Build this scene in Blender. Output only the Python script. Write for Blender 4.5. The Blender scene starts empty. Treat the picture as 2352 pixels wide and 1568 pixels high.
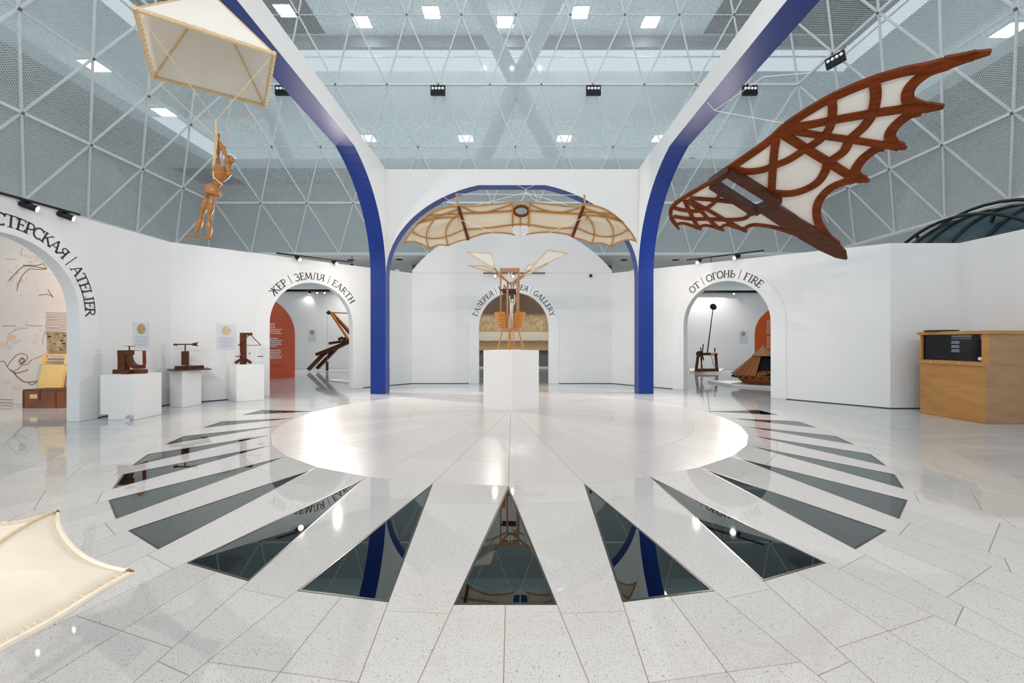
import bpy, bmesh, math, random
from mathutils import Vector, Matrix
random.seed(7)
sc = bpy.context.scene
COL = sc.collection
PI = math.pi
# ---------------------------------------------------------------- camera, sky, exposure
FPX = 1000.0            # focal length in pixels of the 2352 x 1568 frame
CH = 1.2                # camera height
cam_d = bpy.data.cameras.new('camera'); cam = bpy.data.objects.new('camera', cam_d); COL.objects.link(cam)
cam_d.sensor_width = 36.0; cam_d.lens = 36.0*FPX/2352.0; cam_d.clip_start = 0.05; cam_d.clip_end = 200
cam.location = (0, 0, CH); cam.rotation_euler = (PI/2, 0, 0)
sc.camera = cam
world = bpy.data.worlds.new('world'); sc.world = world; world.use_nodes = True
bg = world.node_tree.nodes['Background']; bg.inputs[0].default_value = (0.84, 0.93, 1.0, 1); bg.inputs[1].default_value = 0.93
sc.view_settings.view_transform = 'Standard'; sc.view_settings.look = 'None'
sc.view_settings.exposure = 0.10; sc.view_settings.gamma = 1.0; sc.view_settings.use_curve_mapping = False

def W(x, y, Y):                       # photo pixel at a depth -> world point
    return Vector(((x-1176.0)*Y/FPX, Y, CH+(784.0-y)*Y/FPX))
def G(x, y):                          # photo pixel on the floor -> world point
    Y = CH*FPX/(y-784.0); return Vector(((x-1176.0)*Y/FPX, Y, 0.0))
def V(*a): return Vector(a)

# ---------------------------------------------------------------- materials
M = {}
def nodes(name):
    m = bpy.data.materials.new(name); m.use_nodes = True; M[name] = m
    nt = m.node_tree; return m, nt, nt.nodes['Principled BSDF']
def N(nt, typ, **kw):
    n = nt.nodes.new(typ)
    for k, v in kw.items():
        if k in n.inputs: n.inputs[k].default_value = v
        else: setattr(n, k, v)
    return n
def ramp(nt, fac, stops):
    r = nt.nodes.new('ShaderNodeValToRGB'); e = r.color_ramp.elements
    while len(e) < len(stops): e.new(0.5)
    for i, (p, c) in enumerate(stops):
        e[i].position = p; e[i].color = (c[0], c[1], c[2], 1)
    nt.links.new(fac, r.inputs[0]); return r
def plain(name, col, rough=0.5, metal=0.0, spec=0.5, var=0.04, scale=6.0, emit=None):
    m, nt, b = nodes(name)
    b.inputs['Roughness'].default_value = rough; b.inputs['Metallic'].default_value = metal
    b.inputs['Specular IOR Level'].default_value = spec
    tc = N(nt, 'ShaderNodeTexCoord'); nz = N(nt, 'ShaderNodeTexNoise', Scale=scale, Detail=3.0)
    nt.links.new(tc.outputs['Object'], nz.inputs['Vector'])
    lo = [c*(1-var) for c in col]; hi = [min(1, c*(1+var)) for c in col]
    r = ramp(nt, nz.outputs['Fac'], [(0.3, lo), (0.7, hi)])
    nt.links.new(r.outputs[0], b.inputs['Base Color'])
    if emit:
        b.inputs['Emission Color'].default_value = (*emit[0], 1); b.inputs['Emission Strength'].default_value = emit[1]
    return m
def wood(name, dark, light, rough=0.4, stretch=(2, 2, 14), scale=3.0, spec=0.5):
    m, nt, b = nodes(name)
    b.inputs['Roughness'].default_value = rough; b.inputs['Specular IOR Level'].default_value = spec
    tc = N(nt, 'ShaderNodeTexCoord'); mp = N(nt, 'ShaderNodeMapping'); mp.inputs['Scale'].default_value = stretch
    nz = N(nt, 'ShaderNodeTexNoise', Scale=scale, Detail=6.0, Roughness=0.65, Distortion=0.6)
    nt.links.new(tc.outputs['Object'], mp.inputs[0]); nt.links.new(mp.outputs[0], nz.inputs['Vector'])
    r = ramp(nt, nz.outputs['Fac'], [(0.3, dark), (0.72, light)])
    nt.links.new(r.outputs[0], b.inputs['Base Color'])
    bp = N(nt, 'ShaderNodeBump', Strength=0.08); nt.links.new(nz.outputs['Fac'], bp.inputs['Height']); nt.links.new(bp.outputs[0], b.inputs['Normal'])
    return m
def emitter(name, col, s):
    m = bpy.data.materials.new(name); m.use_nodes = True; M[name] = m; nt = m.node_tree
    nt.nodes.remove(nt.nodes['Principled BSDF']); e = N(nt, 'ShaderNodeEmission'); e.inputs[0].default_value = (*col, 1); e.inputs[1].default_value = s
    nt.links.new(e.outputs[0], nt.nodes['Material Output'].inputs[0]); return m

plain('white_wall', (0.80, 0.80, 0.795), 0.45, var=0.012, scale=1.3, spec=0.3)
plain('white_paint', (0.82, 0.82, 0.81), 0.35, var=0.01, scale=2, spec=0.35)
plain('pedestal_white', (0.84, 0.83, 0.815), 0.4, var=0.012, scale=3)
plain('blue_lining', (0.001, 0.028, 0.23), 0.38, var=0.06, scale=2.0, spec=0.4)
plain('bar_metal', (0.86, 0.87, 0.87), 0.4, 0.0, var=0.03)
plain('node_metal', (0.18, 0.19, 0.2), 0.4, 0.6)
plain('slab_white', (0.74, 0.80, 0.81), 0.6, var=0.03, scale=0.7)
plain('slab_ceiling', (0.82, 0.87, 0.87), 0.6, var=0.03, scale=0.7)
plain('lower_wall_grey', (0.80, 0.82, 0.82), 0.6, var=0.03, scale=1)
plain('column_white', (0.66, 0.70, 0.71), 0.6, var=0.03, scale=1)
plain('soffit_grey', (0.76, 0.77, 0.75), 0.6, var=0.03, scale=1)
plain('dark_grey', (0.16, 0.17, 0.175), 0.5, var=0.05)
plain('black', (0.006, 0.006, 0.007), 0.6, var=0.1, spec=0.15)
plain('black_satin', (0.010, 0.010, 0.012), 0.3, spec=0.3)
plain('screen_black', (0.004, 0.004, 0.005), 0.12, spec=0.25)
plain('ink', (0.025, 0.024, 0.024), 0.5)
plain('paper', (0.68, 0.69, 0.76), 0.6, var=0.01)
plain('grey_ink', (0.36, 0.37, 0.44), 0.6)
plain('white_ink', (0.80, 0.76, 0.74), 0.6, var=0.02)
plain('red_panel', (0.60, 0.105, 0.045), 0.5, var=0.10, scale=1.5)
plain('orange_panel', (0.80, 0.13, 0.02), 0.5, var=0.05, scale=1.5)
plain('faded_red', (0.42, 0.06, 0.025), 0.5)
plain('fabric', (0.89, 0.79, 0.62), 0.85, var=0.03, scale=9, spec=0.1)
plain('canvas', (0.87, 0.82, 0.74), 0.85, var=0.02, scale=5, spec=0.1)
plain('cream_cloth', (0.90, 0.80, 0.66), 0.9, var=0.03, scale=14, spec=0.05)
plain('cream_seam', (0.78, 0.63, 0.44), 0.9, var=0.15, scale=30, spec=0.05)
plain('rope', (0.70, 0.55, 0.34), 0.8, var=0.15, scale=60)
plain('white_cord', (0.82, 0.80, 0.76), 0.7)
plain('figure_white', (0.80, 0.72, 0.62), 0.45)
plain('brass', (0.52, 0.36, 0.12), 0.3, 0.8)
plain('metal', (0.55, 0.55, 0.56), 0.25, 0.9)
plain('trunk_leather', (0.20, 0.062, 0.016), 0.4, var=0.25, scale=5)
plain('trunk_edge', (0.12, 0.035, 0.01), 0.45, var=0.2, scale=8)
plain('label_cream', (0.75, 0.55, 0.26), 0.6)
plain('box_yellow', (0.80, 0.54, 0.20), 0.55, var=0.03)
plain('disc_ochre', (0.50, 0.33, 0.13), 0.6, var=0.3, scale=25)
plain('disc_beige', (0.62, 0.49, 0.29), 0.6, var=0.2, scale=25)
plain('disc_olive', (0.36, 0.32, 0.22), 0.6, var=0.3, scale=18)
plain('globe_glass', (0.035, 0.065, 0.085), 0.3, var=0.35, scale=1.5)
plain('globe_rib', (0.012, 0.014, 0.017), 0.3)
wood('red_wood', (0.095, 0.016, 0.002), (0.24, 0.050, 0.006), 0.45, spec=0.15)
wood('dark_wood', (0.045, 0.014, 0.007), (0.10, 0.033, 0.016), 0.42, spec=0.25)
wood('brown_wood', (0.055, 0.014, 0.004), (0.14, 0.038, 0.011), 0.42, spec=0.25)
wood('tail_wood', (0.070, 0.022, 0.012), (0.13, 0.045, 0.024), 0.45, spec=0.2)
wood('honey_wood', (0.42, 0.18, 0.030), (0.62, 0.30, 0.07), 0.4)
wood('figure_wood', (0.30, 0.12, 0.028), (0.50, 0.22, 0.06), 0.3)
wood('orange_wood', (0.48, 0.15, 0.02), (0.70, 0.27, 0.05), 0.4)
wood('pale_wood', (0.66, 0.46, 0.24), (0.80, 0.60, 0.36), 0.6)
wood('tan_wood', (0.38, 0.17, 0.075), (0.55, 0.28, 0.13), 0.5)
wood('plywood', (0.42, 0.19, 0.045), (0.58, 0.29, 0.08), 0.42, stretch=(1.2, 1.2, 5), scale=1.6)
wood('plywood_dull', (0.34, 0.185, 0.095), (0.45, 0.26, 0.14), 0.5, stretch=(1.2, 1.2, 5), scale=1.6)
wood('plank_wood', (0.22, 0.055, 0.010), (0.46, 0.15, 0.03), 0.35, spec=0.3)
emitter('lamp_glow', (1.0, 0.95, 0.88), 10.0)
emitter('ceiling_lamp', (0.97, 1.0, 1.0), 24.0)
emitter('flood_lens', (0.9, 0.95, 1.0), 0.75)
emitter('screen_text', (0.45, 0.52, 0.62), 0.5)
emitter('screen_red', (0.5, 0.04, 0.03), 0.5)

def terrazzo(name, base, speck, rough, amount):
    m, nt, b = nodes(name)
    tc = N(nt, 'ShaderNodeTexCoord'); geo = N(nt, 'ShaderNodeNewGeometry')
    v1 = N(nt, 'ShaderNodeTexVoronoi', Scale=120.0); v2 = N(nt, 'ShaderNodeTexVoronoi', Scale=46.0)
    nz = N(nt, 'ShaderNodeTexNoise', Scale=0.9, Detail=4.0); nf = N(nt, 'ShaderNodeTexNoise', Scale=60.0, Detail=2.0)
    for n in (v1, v2, nz, nf): nt.links.new(geo.outputs['Position'], n.inputs['Vector'])
    r = ramp(nt, nz.outputs['Fac'], [(0.3, [c*0.95 for c in base]), (0.7, base)])
    s1 = ramp(nt, v1.outputs['Distance'], [(0.0, (.75, .75, .75)), (0.36, (0, 0, 0))]); s1.color_ramp.interpolation = 'EASE'
    s2 = ramp(nt, v1.outputs['Color'], [(1-amount, (0, 0, 0)), (1-amount+0.03, (1, 1, 1))])
    mm = N(nt, 'ShaderNodeMath', operation='MULTIPLY'); nt.links.new(s1.outputs[0], mm.inputs[0]); nt.links.new(s2.outputs[0], mm.inputs[1])
    b1 = ramp(nt, v2.outputs['Distance'], [(0.0, (1, 1, 1)), (0.22, (0, 0, 0))])
    b2 = ramp(nt, v2.outputs['Color'], [(1-amount*0.25, (0, 0, 0)), (1-amount*0.25+0.02, (1, 1, 1))])
    mm2 = N(nt, 'ShaderNodeMath', operation='MULTIPLY'); nt.links.new(b1.outputs[0], mm2.inputs[0]); nt.links.new(b2.outputs[0], mm2.inputs[1])
    mx = N(nt, 'ShaderNodeMath', operation='MAXIMUM'); nt.links.new(mm.outputs[0], mx.inputs[0]); nt.links.new(mm2.outputs[0], mx.inputs[1])
    gr = N(nt, 'ShaderNodeMixRGB'); gr.inputs[2].default_value = (*speck, 1)
    oi = N(nt, 'ShaderNodeObjectInfo')
    tv = N(nt, 'ShaderNodeMapRange'); tv.inputs[3].default_value = 0.93; tv.inputs[4].default_value = 1.03
    nt.links.new(oi.outputs['Random'], tv.inputs[0])
    ml = N(nt, 'ShaderNodeMixRGB', blend_type='MULTIPLY'); ml.inputs[0].default_value = 1.0
    nt.links.new(r.outputs[0], ml.inputs[1]); nt.links.new(tv.outputs[0], ml.inputs[2])
    nt.links.new(mx.outputs[0], gr.inputs[0]); nt.links.new(ml.outputs[0], gr.inputs[1])
    nt.links.new(gr.outputs[0], b.inputs['Base Color'])
    b.inputs['Roughness'].default_value = rough; b.inputs['Specular IOR Level'].default_value = 0.4
    return m
terrazzo('terrazzo', (0.66, 0.63, 0.595), (0.035, 0.03, 0.025), 0.035, 0.88)
terrazzo('terrazzo_disc', (0.66, 0.615, 0.585), (0.20, 0.17, 0.14), 0.26, 0.6)
terrazzo('terrazzo_outer', (0.57, 0.575, 0.565), (0.14, 0.13, 0.12), 0.09, 0.40)
plain('grout', (0.40, 0.35, 0.28), 0.8)
def marble():
    m, nt, b = nodes('polished_marble')
    geo = N(nt, 'ShaderNodeNewGeometry'); mp = N(nt, 'ShaderNodeMapping'); mp.inputs['Scale'].default_value = (0.5, 1.6, 1)
    nz = N(nt, 'ShaderNodeTexNoise', Scale=1.4, Detail=6.0, Distortion=0.8); br = N(nt, 'ShaderNodeTexBrick')
    br.inputs['Scale'].default_value = 1.0; br.inputs['Mortar Size'].default_value = 0.004; br.inputs['Brick Width'].default_value = 1.2; br.inputs['Row Height'].default_value = 0.6
    br.inputs['Color1'].default_value = (1, 1, 1, 1); br.inputs['Color2'].default_value = (0.96, 0.96, 0.96, 1); br.inputs['Mortar'].default_value = (0.62, 0.62, 0.62, 1)
    nt.links.new(geo.outputs['Position'], mp.inputs[0]); nt.links.new(mp.outputs[0], nz.inputs['Vector']); nt.links.new(geo.outputs['Position'], br.inputs['Vector'])
    r = ramp(nt, nz.outputs['Fac'], [(0.3, (0.50, 0.52, 0.52)), (0.7, (0.62, 0.63, 0.62))])
    ml = N(nt, 'ShaderNodeMixRGB', blend_type='MULTIPLY'); ml.inputs[0].default_value = 1.0
    nt.links.new(r.outputs[0], ml.inputs[1]); nt.links.new(br.outputs['Color'], ml.inputs[2]); nt.links.new(ml.outputs[0], b.inputs['Base Color'])
    b.inputs['Roughness'].default_value = 0.05; b.inputs['Specular IOR Level'].default_value = 0.6
marble()
def glassy(name, tint, ior, refl=(1, 1, 1)):
    m = bpy.data.materials.new(name); m.use_nodes = True; M[name] = m; nt = m.node_tree
    nt.nodes.remove(nt.nodes['Principled BSDF'])
    t = N(nt, 'ShaderNodeBsdfTransparent'); t.inputs[0].default_value = (*tint, 1)
    g = N(nt, 'ShaderNodeBsdfGlossy', Roughness=0.01); g.inputs[0].default_value = (*refl, 1)
    f = N(nt, 'ShaderNodeFresnel', IOR=ior); mx = N(nt, 'ShaderNodeMixShader')
    ge = N(nt, 'ShaderNodeNewGeometry'); iv = N(nt, 'ShaderNodeMath', operation='SUBTRACT'); iv.inputs[0].default_value = 1.0; nt.links.new(ge.outputs['Backfacing'], iv.inputs[1])
    mu = N(nt, 'ShaderNodeMath', operation='MULTIPLY'); nt.links.new(f.outputs[0], mu.inputs[0]); nt.links.new(iv.outputs[0], mu.inputs[1])
    nt.links.new(mu.outputs[0], mx.inputs[0]); nt.links.new(t.outputs[0], mx.inputs[1]); nt.links.new(g.outputs[0], mx.inputs[2])
    nt.links.new(mx.outputs[0], nt.nodes['Material Output'].inputs[0])
glassy('floor_glass', (0.42, 0.62, 0.62), 2.05, (0.85, 0.93, 0.93))
plain('well_dark', (0.010, 0.024, 0.030), 0.4, var=0.3, scale=3)
plain('well_rim', (0.020, 0.028, 0.028), 0.3, var=0.3, scale=20)
def perforated():
    m = bpy.data.materials.new('perforated_glass'); m.use_nodes = True; M['perforated_glass'] = m; nt = m.node_tree
    b = nt.nodes['Principled BSDF']; b.inputs['Base Color'].default_value = (0.80, 0.83, 0.84, 1); b.inputs['Roughness'].default_value = 0.4; b.inputs['Metallic'].default_value = 0.0
    uv = N(nt, 'ShaderNodeUVMap'); sp = N(nt, 'ShaderNodeSeparateXYZ'); nt.links.new(uv.outputs[0], sp.inputs[0])
    fs = []
    for k, mul in ((0, 2*PI/0.075), (1, 2*PI/0.06)):
        a = N(nt, 'ShaderNodeMath', operation='MULTIPLY'); a.inputs[1].default_value = mul; nt.links.new(sp.outputs[k], a.inputs[0])
        s = N(nt, 'ShaderNodeMath', operation='SINE'); nt.links.new(a.outputs[0], s.inputs[0]); fs.append(s)
    pr = N(nt, 'ShaderNodeMath', operation='MULTIPLY'); nt.links.new(fs[0].outputs[0], pr.inputs[0]); nt.links.new(fs[1].outputs[0], pr.inputs[1])
    r = ramp(nt, pr.outputs[0], [(0.08, (0, 0, 0)), (0.22, (1, 1, 1))])
    t = N(nt, 'ShaderNodeBsdfTransparent'); t.inputs[0].default_value = (0.86, 0.91, 0.92, 1)
    sheet = N(nt, 'ShaderNodeMixShader'); sheet.inputs[0].default_value = 0.32
    t2 = N(nt, 'ShaderNodeBsdfTransparent'); t2.inputs[0].default_value = (0.86, 0.91, 0.92, 1)
    nt.links.new(b.outputs[0], sheet.inputs[1]); nt.links.new(t2.outputs[0], sheet.inputs[2])
    mx = N(nt, 'ShaderNodeMixShader'); nt.links.new(r.outputs[0], mx.inputs[0]); nt.links.new(sheet.outputs[0], mx.inputs[1]); nt.links.new(t.outputs[0], mx.inputs[2])
    g = N(nt, 'ShaderNodeBsdfGlossy', Roughness=0.03); f = N(nt, 'ShaderNodeFresnel', IOR=1.35); m2 = N(nt, 'ShaderNodeMixShader')
    ge = N(nt, 'ShaderNodeNewGeometry'); iv = N(nt, 'ShaderNodeMath', operation='SUBTRACT'); iv.inputs[0].default_value = 1.0; nt.links.new(ge.outputs['Backfacing'], iv.inputs[1])
    mu = N(nt, 'ShaderNodeMath', operation='MULTIPLY'); nt.links.new(f.outputs[0], mu.inputs[0]); nt.links.new(iv.outputs[0], mu.inputs[1])
    nt.links.new(mu.outputs[0], m2.inputs[0]); nt.links.new(mx.outputs[0], m2.inputs[1]); nt.links.new(g.outputs[0], m2.inputs[2])
    nt.links.new(m2.outputs[0], nt.nodes['Material Output'].inputs[0])
perforated()

# ---------------------------------------------------------------- mesh builders
ORG = {}
class MB:
    def __init__(s): s.v = []; s.f = []; s.uv = None
    def add(s, vs, fs):
        n = len(s.v); s.v += [Vector(p) for p in vs]; s.f += [tuple(i+n for i in f) for f in fs]; return s
    def box(s, c, d, rz=0.0, R=None):
        c = Vector(c); hx, hy, hz = d[0]/2, d[1]/2, d[2]/2
        R = R or Matrix.Rotation(rz, 3, 'Z')
        vs = [c+R@Vector((x*hx, y*hy, z*hz)) for z in (-1, 1) for x, y in ((-1, -1), (1, -1), (1, 1), (-1, 1))]
        return s.add(vs, [(3, 2, 1, 0), (4, 5, 6, 7), (0, 1, 5, 4), (1, 2, 6, 5), (2, 3, 7, 6), (3, 0, 4, 7)])
    def bbox(s, x0, x1, y0, y1, z0, z1): return s.box(((x0+x1)/2, (y0+y1)/2, (z0+z1)/2), (x1-x0, y1-y0, z1-z0))
    def bar(s, p, q, w, h=None, up=(0, 0, 1), w2=None):
        p, q = Vector(p), Vector(q); h = h or w; t = (q-p).normalized(); up = Vector(up)
        if abs(t.dot(up)) > 0.97: up = Vector((0, 1, 0)) if abs(t.y) < 0.9 else Vector((1, 0, 0))
        a = t.cross(up).normalized(); b = a.cross(t).normalized(); k = (w2/w) if w2 else 1
        vs = [p+a*x*w/2+b*y*h/2 for x, y in ((-1, -1), (1, -1), (1, 1), (-1, 1))]+[q+a*x*w*k/2+b*y*h*k/2 for x, y in ((-1, -1), (1, -1), (1, 1), (-1, 1))]
        return s.add(vs, [(3, 2, 1, 0), (4, 5, 6, 7), (0, 1, 5, 4), (1, 2, 6, 5), (2, 3, 7, 6), (3, 0, 4, 7)])
    def tube(s, pts, r, n=8, cap=True):
        pts = [Vector(p) for p in pts]; rs = r if isinstance(r, (list, tuple)) else [r]*len(pts)
        vs, fs = [], []; prev = None
        for i, p in enumerate(pts):
            t = (pts[min(i+1, len(pts)-1)]-pts[max(i-1, 0)]).normalized()
            if prev is None:
                u = Vector((0, 0, 1)) if abs(t.z) < 0.9 else Vector((1, 0, 0)); a = t.cross(u).normalized()
            else:
                a = (prev-t*prev.dot(t)).normalized()
            prev = a; b = t.cross(a)
            vs += [p+(a*math.cos(2*PI*k/n)+b*math.sin(2*PI*k/n))*rs[i] for k in range(n)]
        for i in range(len(pts)-1):
            for k in range(n): fs.append((i*n+k, i*n+(k+1) % n, (i+1)*n+(k+1) % n, (i+1)*n+k))
        if cap: fs += [tuple(reversed(range(n))), tuple(range((len(pts)-1)*n, len(pts)*n))]
        return s.add(vs, fs)
    def prism(s, poly, d):            # closed 3D polygon extruded by vector d
        poly = [Vector(p) for p in poly]; d = Vector(d); n = len(poly)
        fs = [tuple(reversed(range(n))), tuple(range(n, 2*n))]+[(i, (i+1) % n, n+(i+1) % n, n+i) for i in range(n)]
        return s.add(poly+[p+d for p in poly], fs)
    def lathe(s, o, prof, n=20, a0=0.0, a1=2*PI):   # prof: (radius, height)
        o = Vector(o); full = abs(a1-a0-2*PI) < 1e-6; m = n if full else n+1; vs, fs = [], []
        for r, z in prof: vs += [o+Vector((r*math.cos(a0+(a1-a0)*k/n), r*math.sin(a0+(a1-a0)*k/n), z)) for k in range(m)]
        for i in range(len(prof)-1):
            for k in range(n): fs.append((i*m+k, i*m+(k+1) % m, (i+1)*m+(k+1) % m, (i+1)*m+k))
        return s.add(vs, fs)
    def ball(s, c, r, n=12, sc=(1, 1, 1)):
        prof = [(max(1e-4, r*math.sin(PI*i/8)), -r*math.cos(PI*i/8)) for i in range(9)]; k = len(s.v); s.lathe((0, 0, 0), prof, n)
        for i in range(k, len(s.v)):
            v = s.v[i]; s.v[i] = Vector(c)+Vector((v.x*sc[0], v.y*sc[1], v.z*sc[2]))
        return s
    def build(s, name, mat, parent=None, smooth=False, label=None, cat=None, group=None, kind=None, origin=None, recalc=True):
        if parent is not None: o0 = ORG[parent.name]
        else:
            xs = [v.x for v in s.v]; ys = [v.y for v in s.v]; zs = [v.z for v in s.v]
            o0 = Vector(origin) if origin is not None else Vector(((min(xs)+max(xs))/2, (min(ys)+max(ys))/2, min(zs)))
        me = bpy.data.meshes.new(name); me.from_pydata([v-o0 for v in s.v], [], s.f); me.validate(); me.update()
        if recalc:
            bm = bmesh.new(); bm.from_mesh(me); bmesh.ops.recalc_face_normals(bm, faces=bm.faces); bm.to_mesh(me); bm.free()
        if s.uv:
            ul = me.uv_layers.new(name='UVMap')
            for lp in me.loops: ul.data[lp.index].uv = s.uv[lp.vertex_index]
        me.materials.append(M[mat])
        if smooth:
            for p in me.polygons: p.use_smooth = True
            try: me.set_sharp_from_angle(angle=0.7)
            except Exception: pass
        o = bpy.data.objects.new(name, me); COL.objects.link(o)
        if parent is not None: o.parent = parent
        else: o.location = o0
        ORG[o.name] = o0
        tag(o, label, cat, group, kind); return o
def tag(o, label=None, cat=None, group=None, kind=None):
    if label: o['label'] = label
    if cat: o['category'] = cat
    if group: o['group'] = group
    if kind: o['kind'] = kind
    return o
def thing(name, loc, label=None, cat=None, group=None, kind=None):
    o = bpy.data.objects.new(name, None); COL.objects.link(o); o.location = Vector(loc); o.empty_display_size = 0.2
    ORG[o.name] = Vector(loc); return tag(o, label, cat, group, kind)
class Frame:                          # a flat plane in space, met by the rays of photo pixels
    def __init__(s, p0, p1, p2):
        s.o = Vector(p0); s.u = (Vector(p1)-s.o).normalized(); s.n = s.u.cross(Vector(p2)-s.o).normalized(); s.w = s.n.cross(s.u)
    def hit(s, x, y):
        e = Vector((0, 0, CH)); d = Vector(((x-1176)/FPX, 1.0, (784-y)/FPX)); t = (s.o-e).dot(s.n)/d.dot(s.n); return e+d*t
    def two(s, p): return Vector(((p-s.o).dot(s.u), (p-s.o).dot(s.w)))
    def three(s, q, h=0.0): return s.o+s.u*q[0]+s.w*q[1]+s.n*h
def catmull(pts, k=5):
    if len(pts) < 3: return [Vector(p) for p in pts]
    P = [Vector(p) for p in pts]; P = [P[0]*2-P[1]]+P+[P[-1]*2-P[-2]]; out = []
    for i in range(1, len(P)-2):
        for j in range(k):
            t = j/k; a, b, c, d = P[i-1], P[i], P[i+1], P[i+2]
            out.append(0.5*((2*b)+(c-a)*t+(2*a-5*b+4*c-d)*t*t+(3*b-a-3*c+d)*t**3))
    out.append(P[-2]); return out
def ribbon(mb, fr, pts, w, h0, h1, k=5, taper=None):   # 3D points on a frame -> flat strip of width w between heights h0 and h1
    q = catmull([fr.two(p) for p in pts], k); L, R = [], []; n = len(q)
    for i, p in enumerate(q):
        t = (q[min(i+1, n-1)]-q[max(i-1, 0)]); t = t/max(t.length, 1e-9); a = Vector((-t[1], t[0]))
        ww = w/2
        if taper: f = i/(n-1); ww *= taper[0]*(1-f)+taper[1]*f
        L.append(p+a*ww); R.append(p-a*ww)
    vs = [fr.three(x, h) for x0, x1 in zip(L, R) for x, h in ((x0, h0), (x1, h0), (x1, h1), (x0, h1))]
    fs = [(0, 1, 2, 3)]
    for i in range(n-1):
        for j in range(4): fs.append((i*4+j, i*4+(j+1) % 4, i*4+4+(j+1) % 4, i*4+4+j))
    fs.append(tuple(4*(n-1)+j for j in (3, 2, 1, 0)))
    mb.add(vs, fs); return mb
def spot(name, loc, target, energy, angle, blend=0.5, col=(1, 0.90, 0.82), r=0.05):
    d = bpy.data.lights.new(name, 'SPOT'); d.energy = energy; d.spot_size = angle; d.spot_blend = blend; d.color = col; d.shadow_soft_size = r
    o = bpy.data.objects.new(name, d); COL.objects.link(o); o.location = loc
    o.rotation_euler = (Vector(target)-Vector(loc)).to_track_quat('-Z', 'Y').to_euler(); return o
# ================================================================ THE SETTING
from mathutils.geometry import delaunay_2d_cdt
# ---------------------------------------------------------------- floor: sun of terrazzo tiles with glazed rays
SC = Vector((-0.03, 7.0)); RD = 3.38; HUB = Vector((-0.02, 7.7)); NS = 33
BB = [((-.235, 1.99), (.235, 1.99)), ((.54, 2.01), (1.005, 2.10)), ((1.29, 2.185), (1.735, 2.365)), ((2.015, 2.52), (2.41, 2.77)), ((2.65, 2.95), (3.025, 3.30)),
      ((3.225, 3.55), (3.49, 3.94)), ((3.64, 4.20), (3.855, 4.65)), ((4.01, 5.06), (4.14, 5.53)), ((4.27, 6.05), (4.33, 6.55)), ((4.38, 7.1), (4.36, 7.65))]
def apex(k, r=RD):
    a = 2*PI*k/NS; return SC+Vector((math.sin(a), -math.cos(a)))*r
def corners(k):
    a, b = BB[abs(k)]; m = -1 if k < 0 else 1
    A = Vector((a[0]*m-.03, a[1])); B = Vector((b[0]*m-.03, b[1]))
    return (B, A) if k < 0 else (A, B)          # left corner, right corner
def inset(poly, d):
    n = len(poly); c = sum(poly, Vector((0, 0)))/n; out = []; lines = []
    area = sum(poly[i][0]*poly[(i+1) % n][1]-poly[(i+1) % n][0]*poly[i][1] for i in range(n))
    sg = 1 if area > 0 else -1
    for i in range(n):
        p, q = poly[i], poly[(i+1) % n]; t = (q-p).normalized(); nn = Vector((-t[1], t[0]))*sg; lines.append((p+nn*d, t))
    for i in range(n):
        (p, t), (q, u) = lines[i-1], lines[i]; den = t[0]*u[1]-t[1]*u[0]
        if abs(den) < 1e-4: out.append(q); continue
        w = q-p; s = (w[0]*u[1]-w[1]*u[0])/den; out.append(p+t*s)
    return out
KM = 9
tris = {k: [apex(k), *corners(k)] for k in range(-KM, KM+1)}
def ext(k, side, d):
    A = tris[k][0]; B = tris[k][side]; return B+(B-A).normalized()*d
DO = 1.0
bound = []
for k in range(-KM, KM+1): bound += [ext(k, 1, DO), ext(k, 2, DO)]
for j in range(NS-2*KM+1): bound.append(apex(KM+j, RD+0.001))
rect = [Vector(p) for p in ((-24, -5), (24, -5), (24, 33), (-24, 33))]
vs, fcs = [], []
def poly_add(p):
    n = len(vs); vs.extend(p); fcs.append(list(range(n, n+len(p))))
poly_add(rect); poly_add(bound)
for k in tris: poly_add(tris[k])
ov, oe, of, _, _, orf = delaunay_2d_cdt(vs, [], fcs, 1, 1e-6)
mf, mg = MB(), MB()
for f, src in zip(of, orf):
    if any(i >= 2 for i in src): continue
    (mg if 1 in src else mf).add([(ov[i][0], ov[i][1], -.003) for i in f], [tuple(range(len(f)))])
floor = mf.build('floor', 'polished_marble', origin=(0, 7, 0), label='polished pale stone floor of the hall', kind='structure')
mg.build('tile_bed', 'grout', floor)
def tile(poly, mat):
    q = inset(poly, 0.0022)
    MB().prism([(p[0], p[1], -.003) for p in q], (0, 0, .003)).build('tile', mat, floor)
for k in range(NS):                               # sectors of the inner disc
    a, b = apex(k), apex(k+1)
    for t0, t1 in ((.02, .50), (.50, .82), (.82, 1.0)):
        tile([HUB.lerp(a, t0), HUB.lerp(b, t0), HUB.lerp(b, t1), HUB.lerp(a, t1)], 'terrazzo_disc')
for k in range(-KM, KM):                          # straight strips between two glazed rays, and on outwards
    a, b = tris[k][0], tris[k+1][0]
    L = lambda t: (a.lerp(tris[k][2], t) if t <= 1 else ext(k, 2, t-1)); R = lambda t: (b.lerp(tris[k+1][1], t) if t <= 1 else ext(k+1, 1, t-1))
    for t0, t1, mt in ((0, .25, 'terrazzo'), (.25, 1.07, 'terrazzo'), (1.07, 1.55, 'terrazzo'), (1.55, 2.0, 'terrazzo')):
        tile([L(t0), R(t0), R(t1), L(t1)], mt)
for k in range(-KM, KM+1):                        # pairs of tiles outside each ray
    for d0, d1 in ((0.004, .48), (.48, 1.0)):
        p0, p1, q0, q1 = ext(k, 1, d0), ext(k, 2, d0), ext(k, 1, d1), ext(k, 2, d1)
        m0, m1 = p0.lerp(p1, .5), q0.lerp(q1, .5)
        tile([p0, m0, m1, q0], 'terrazzo'); tile([m0, p1, q1, m1], 'terrazzo')
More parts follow.
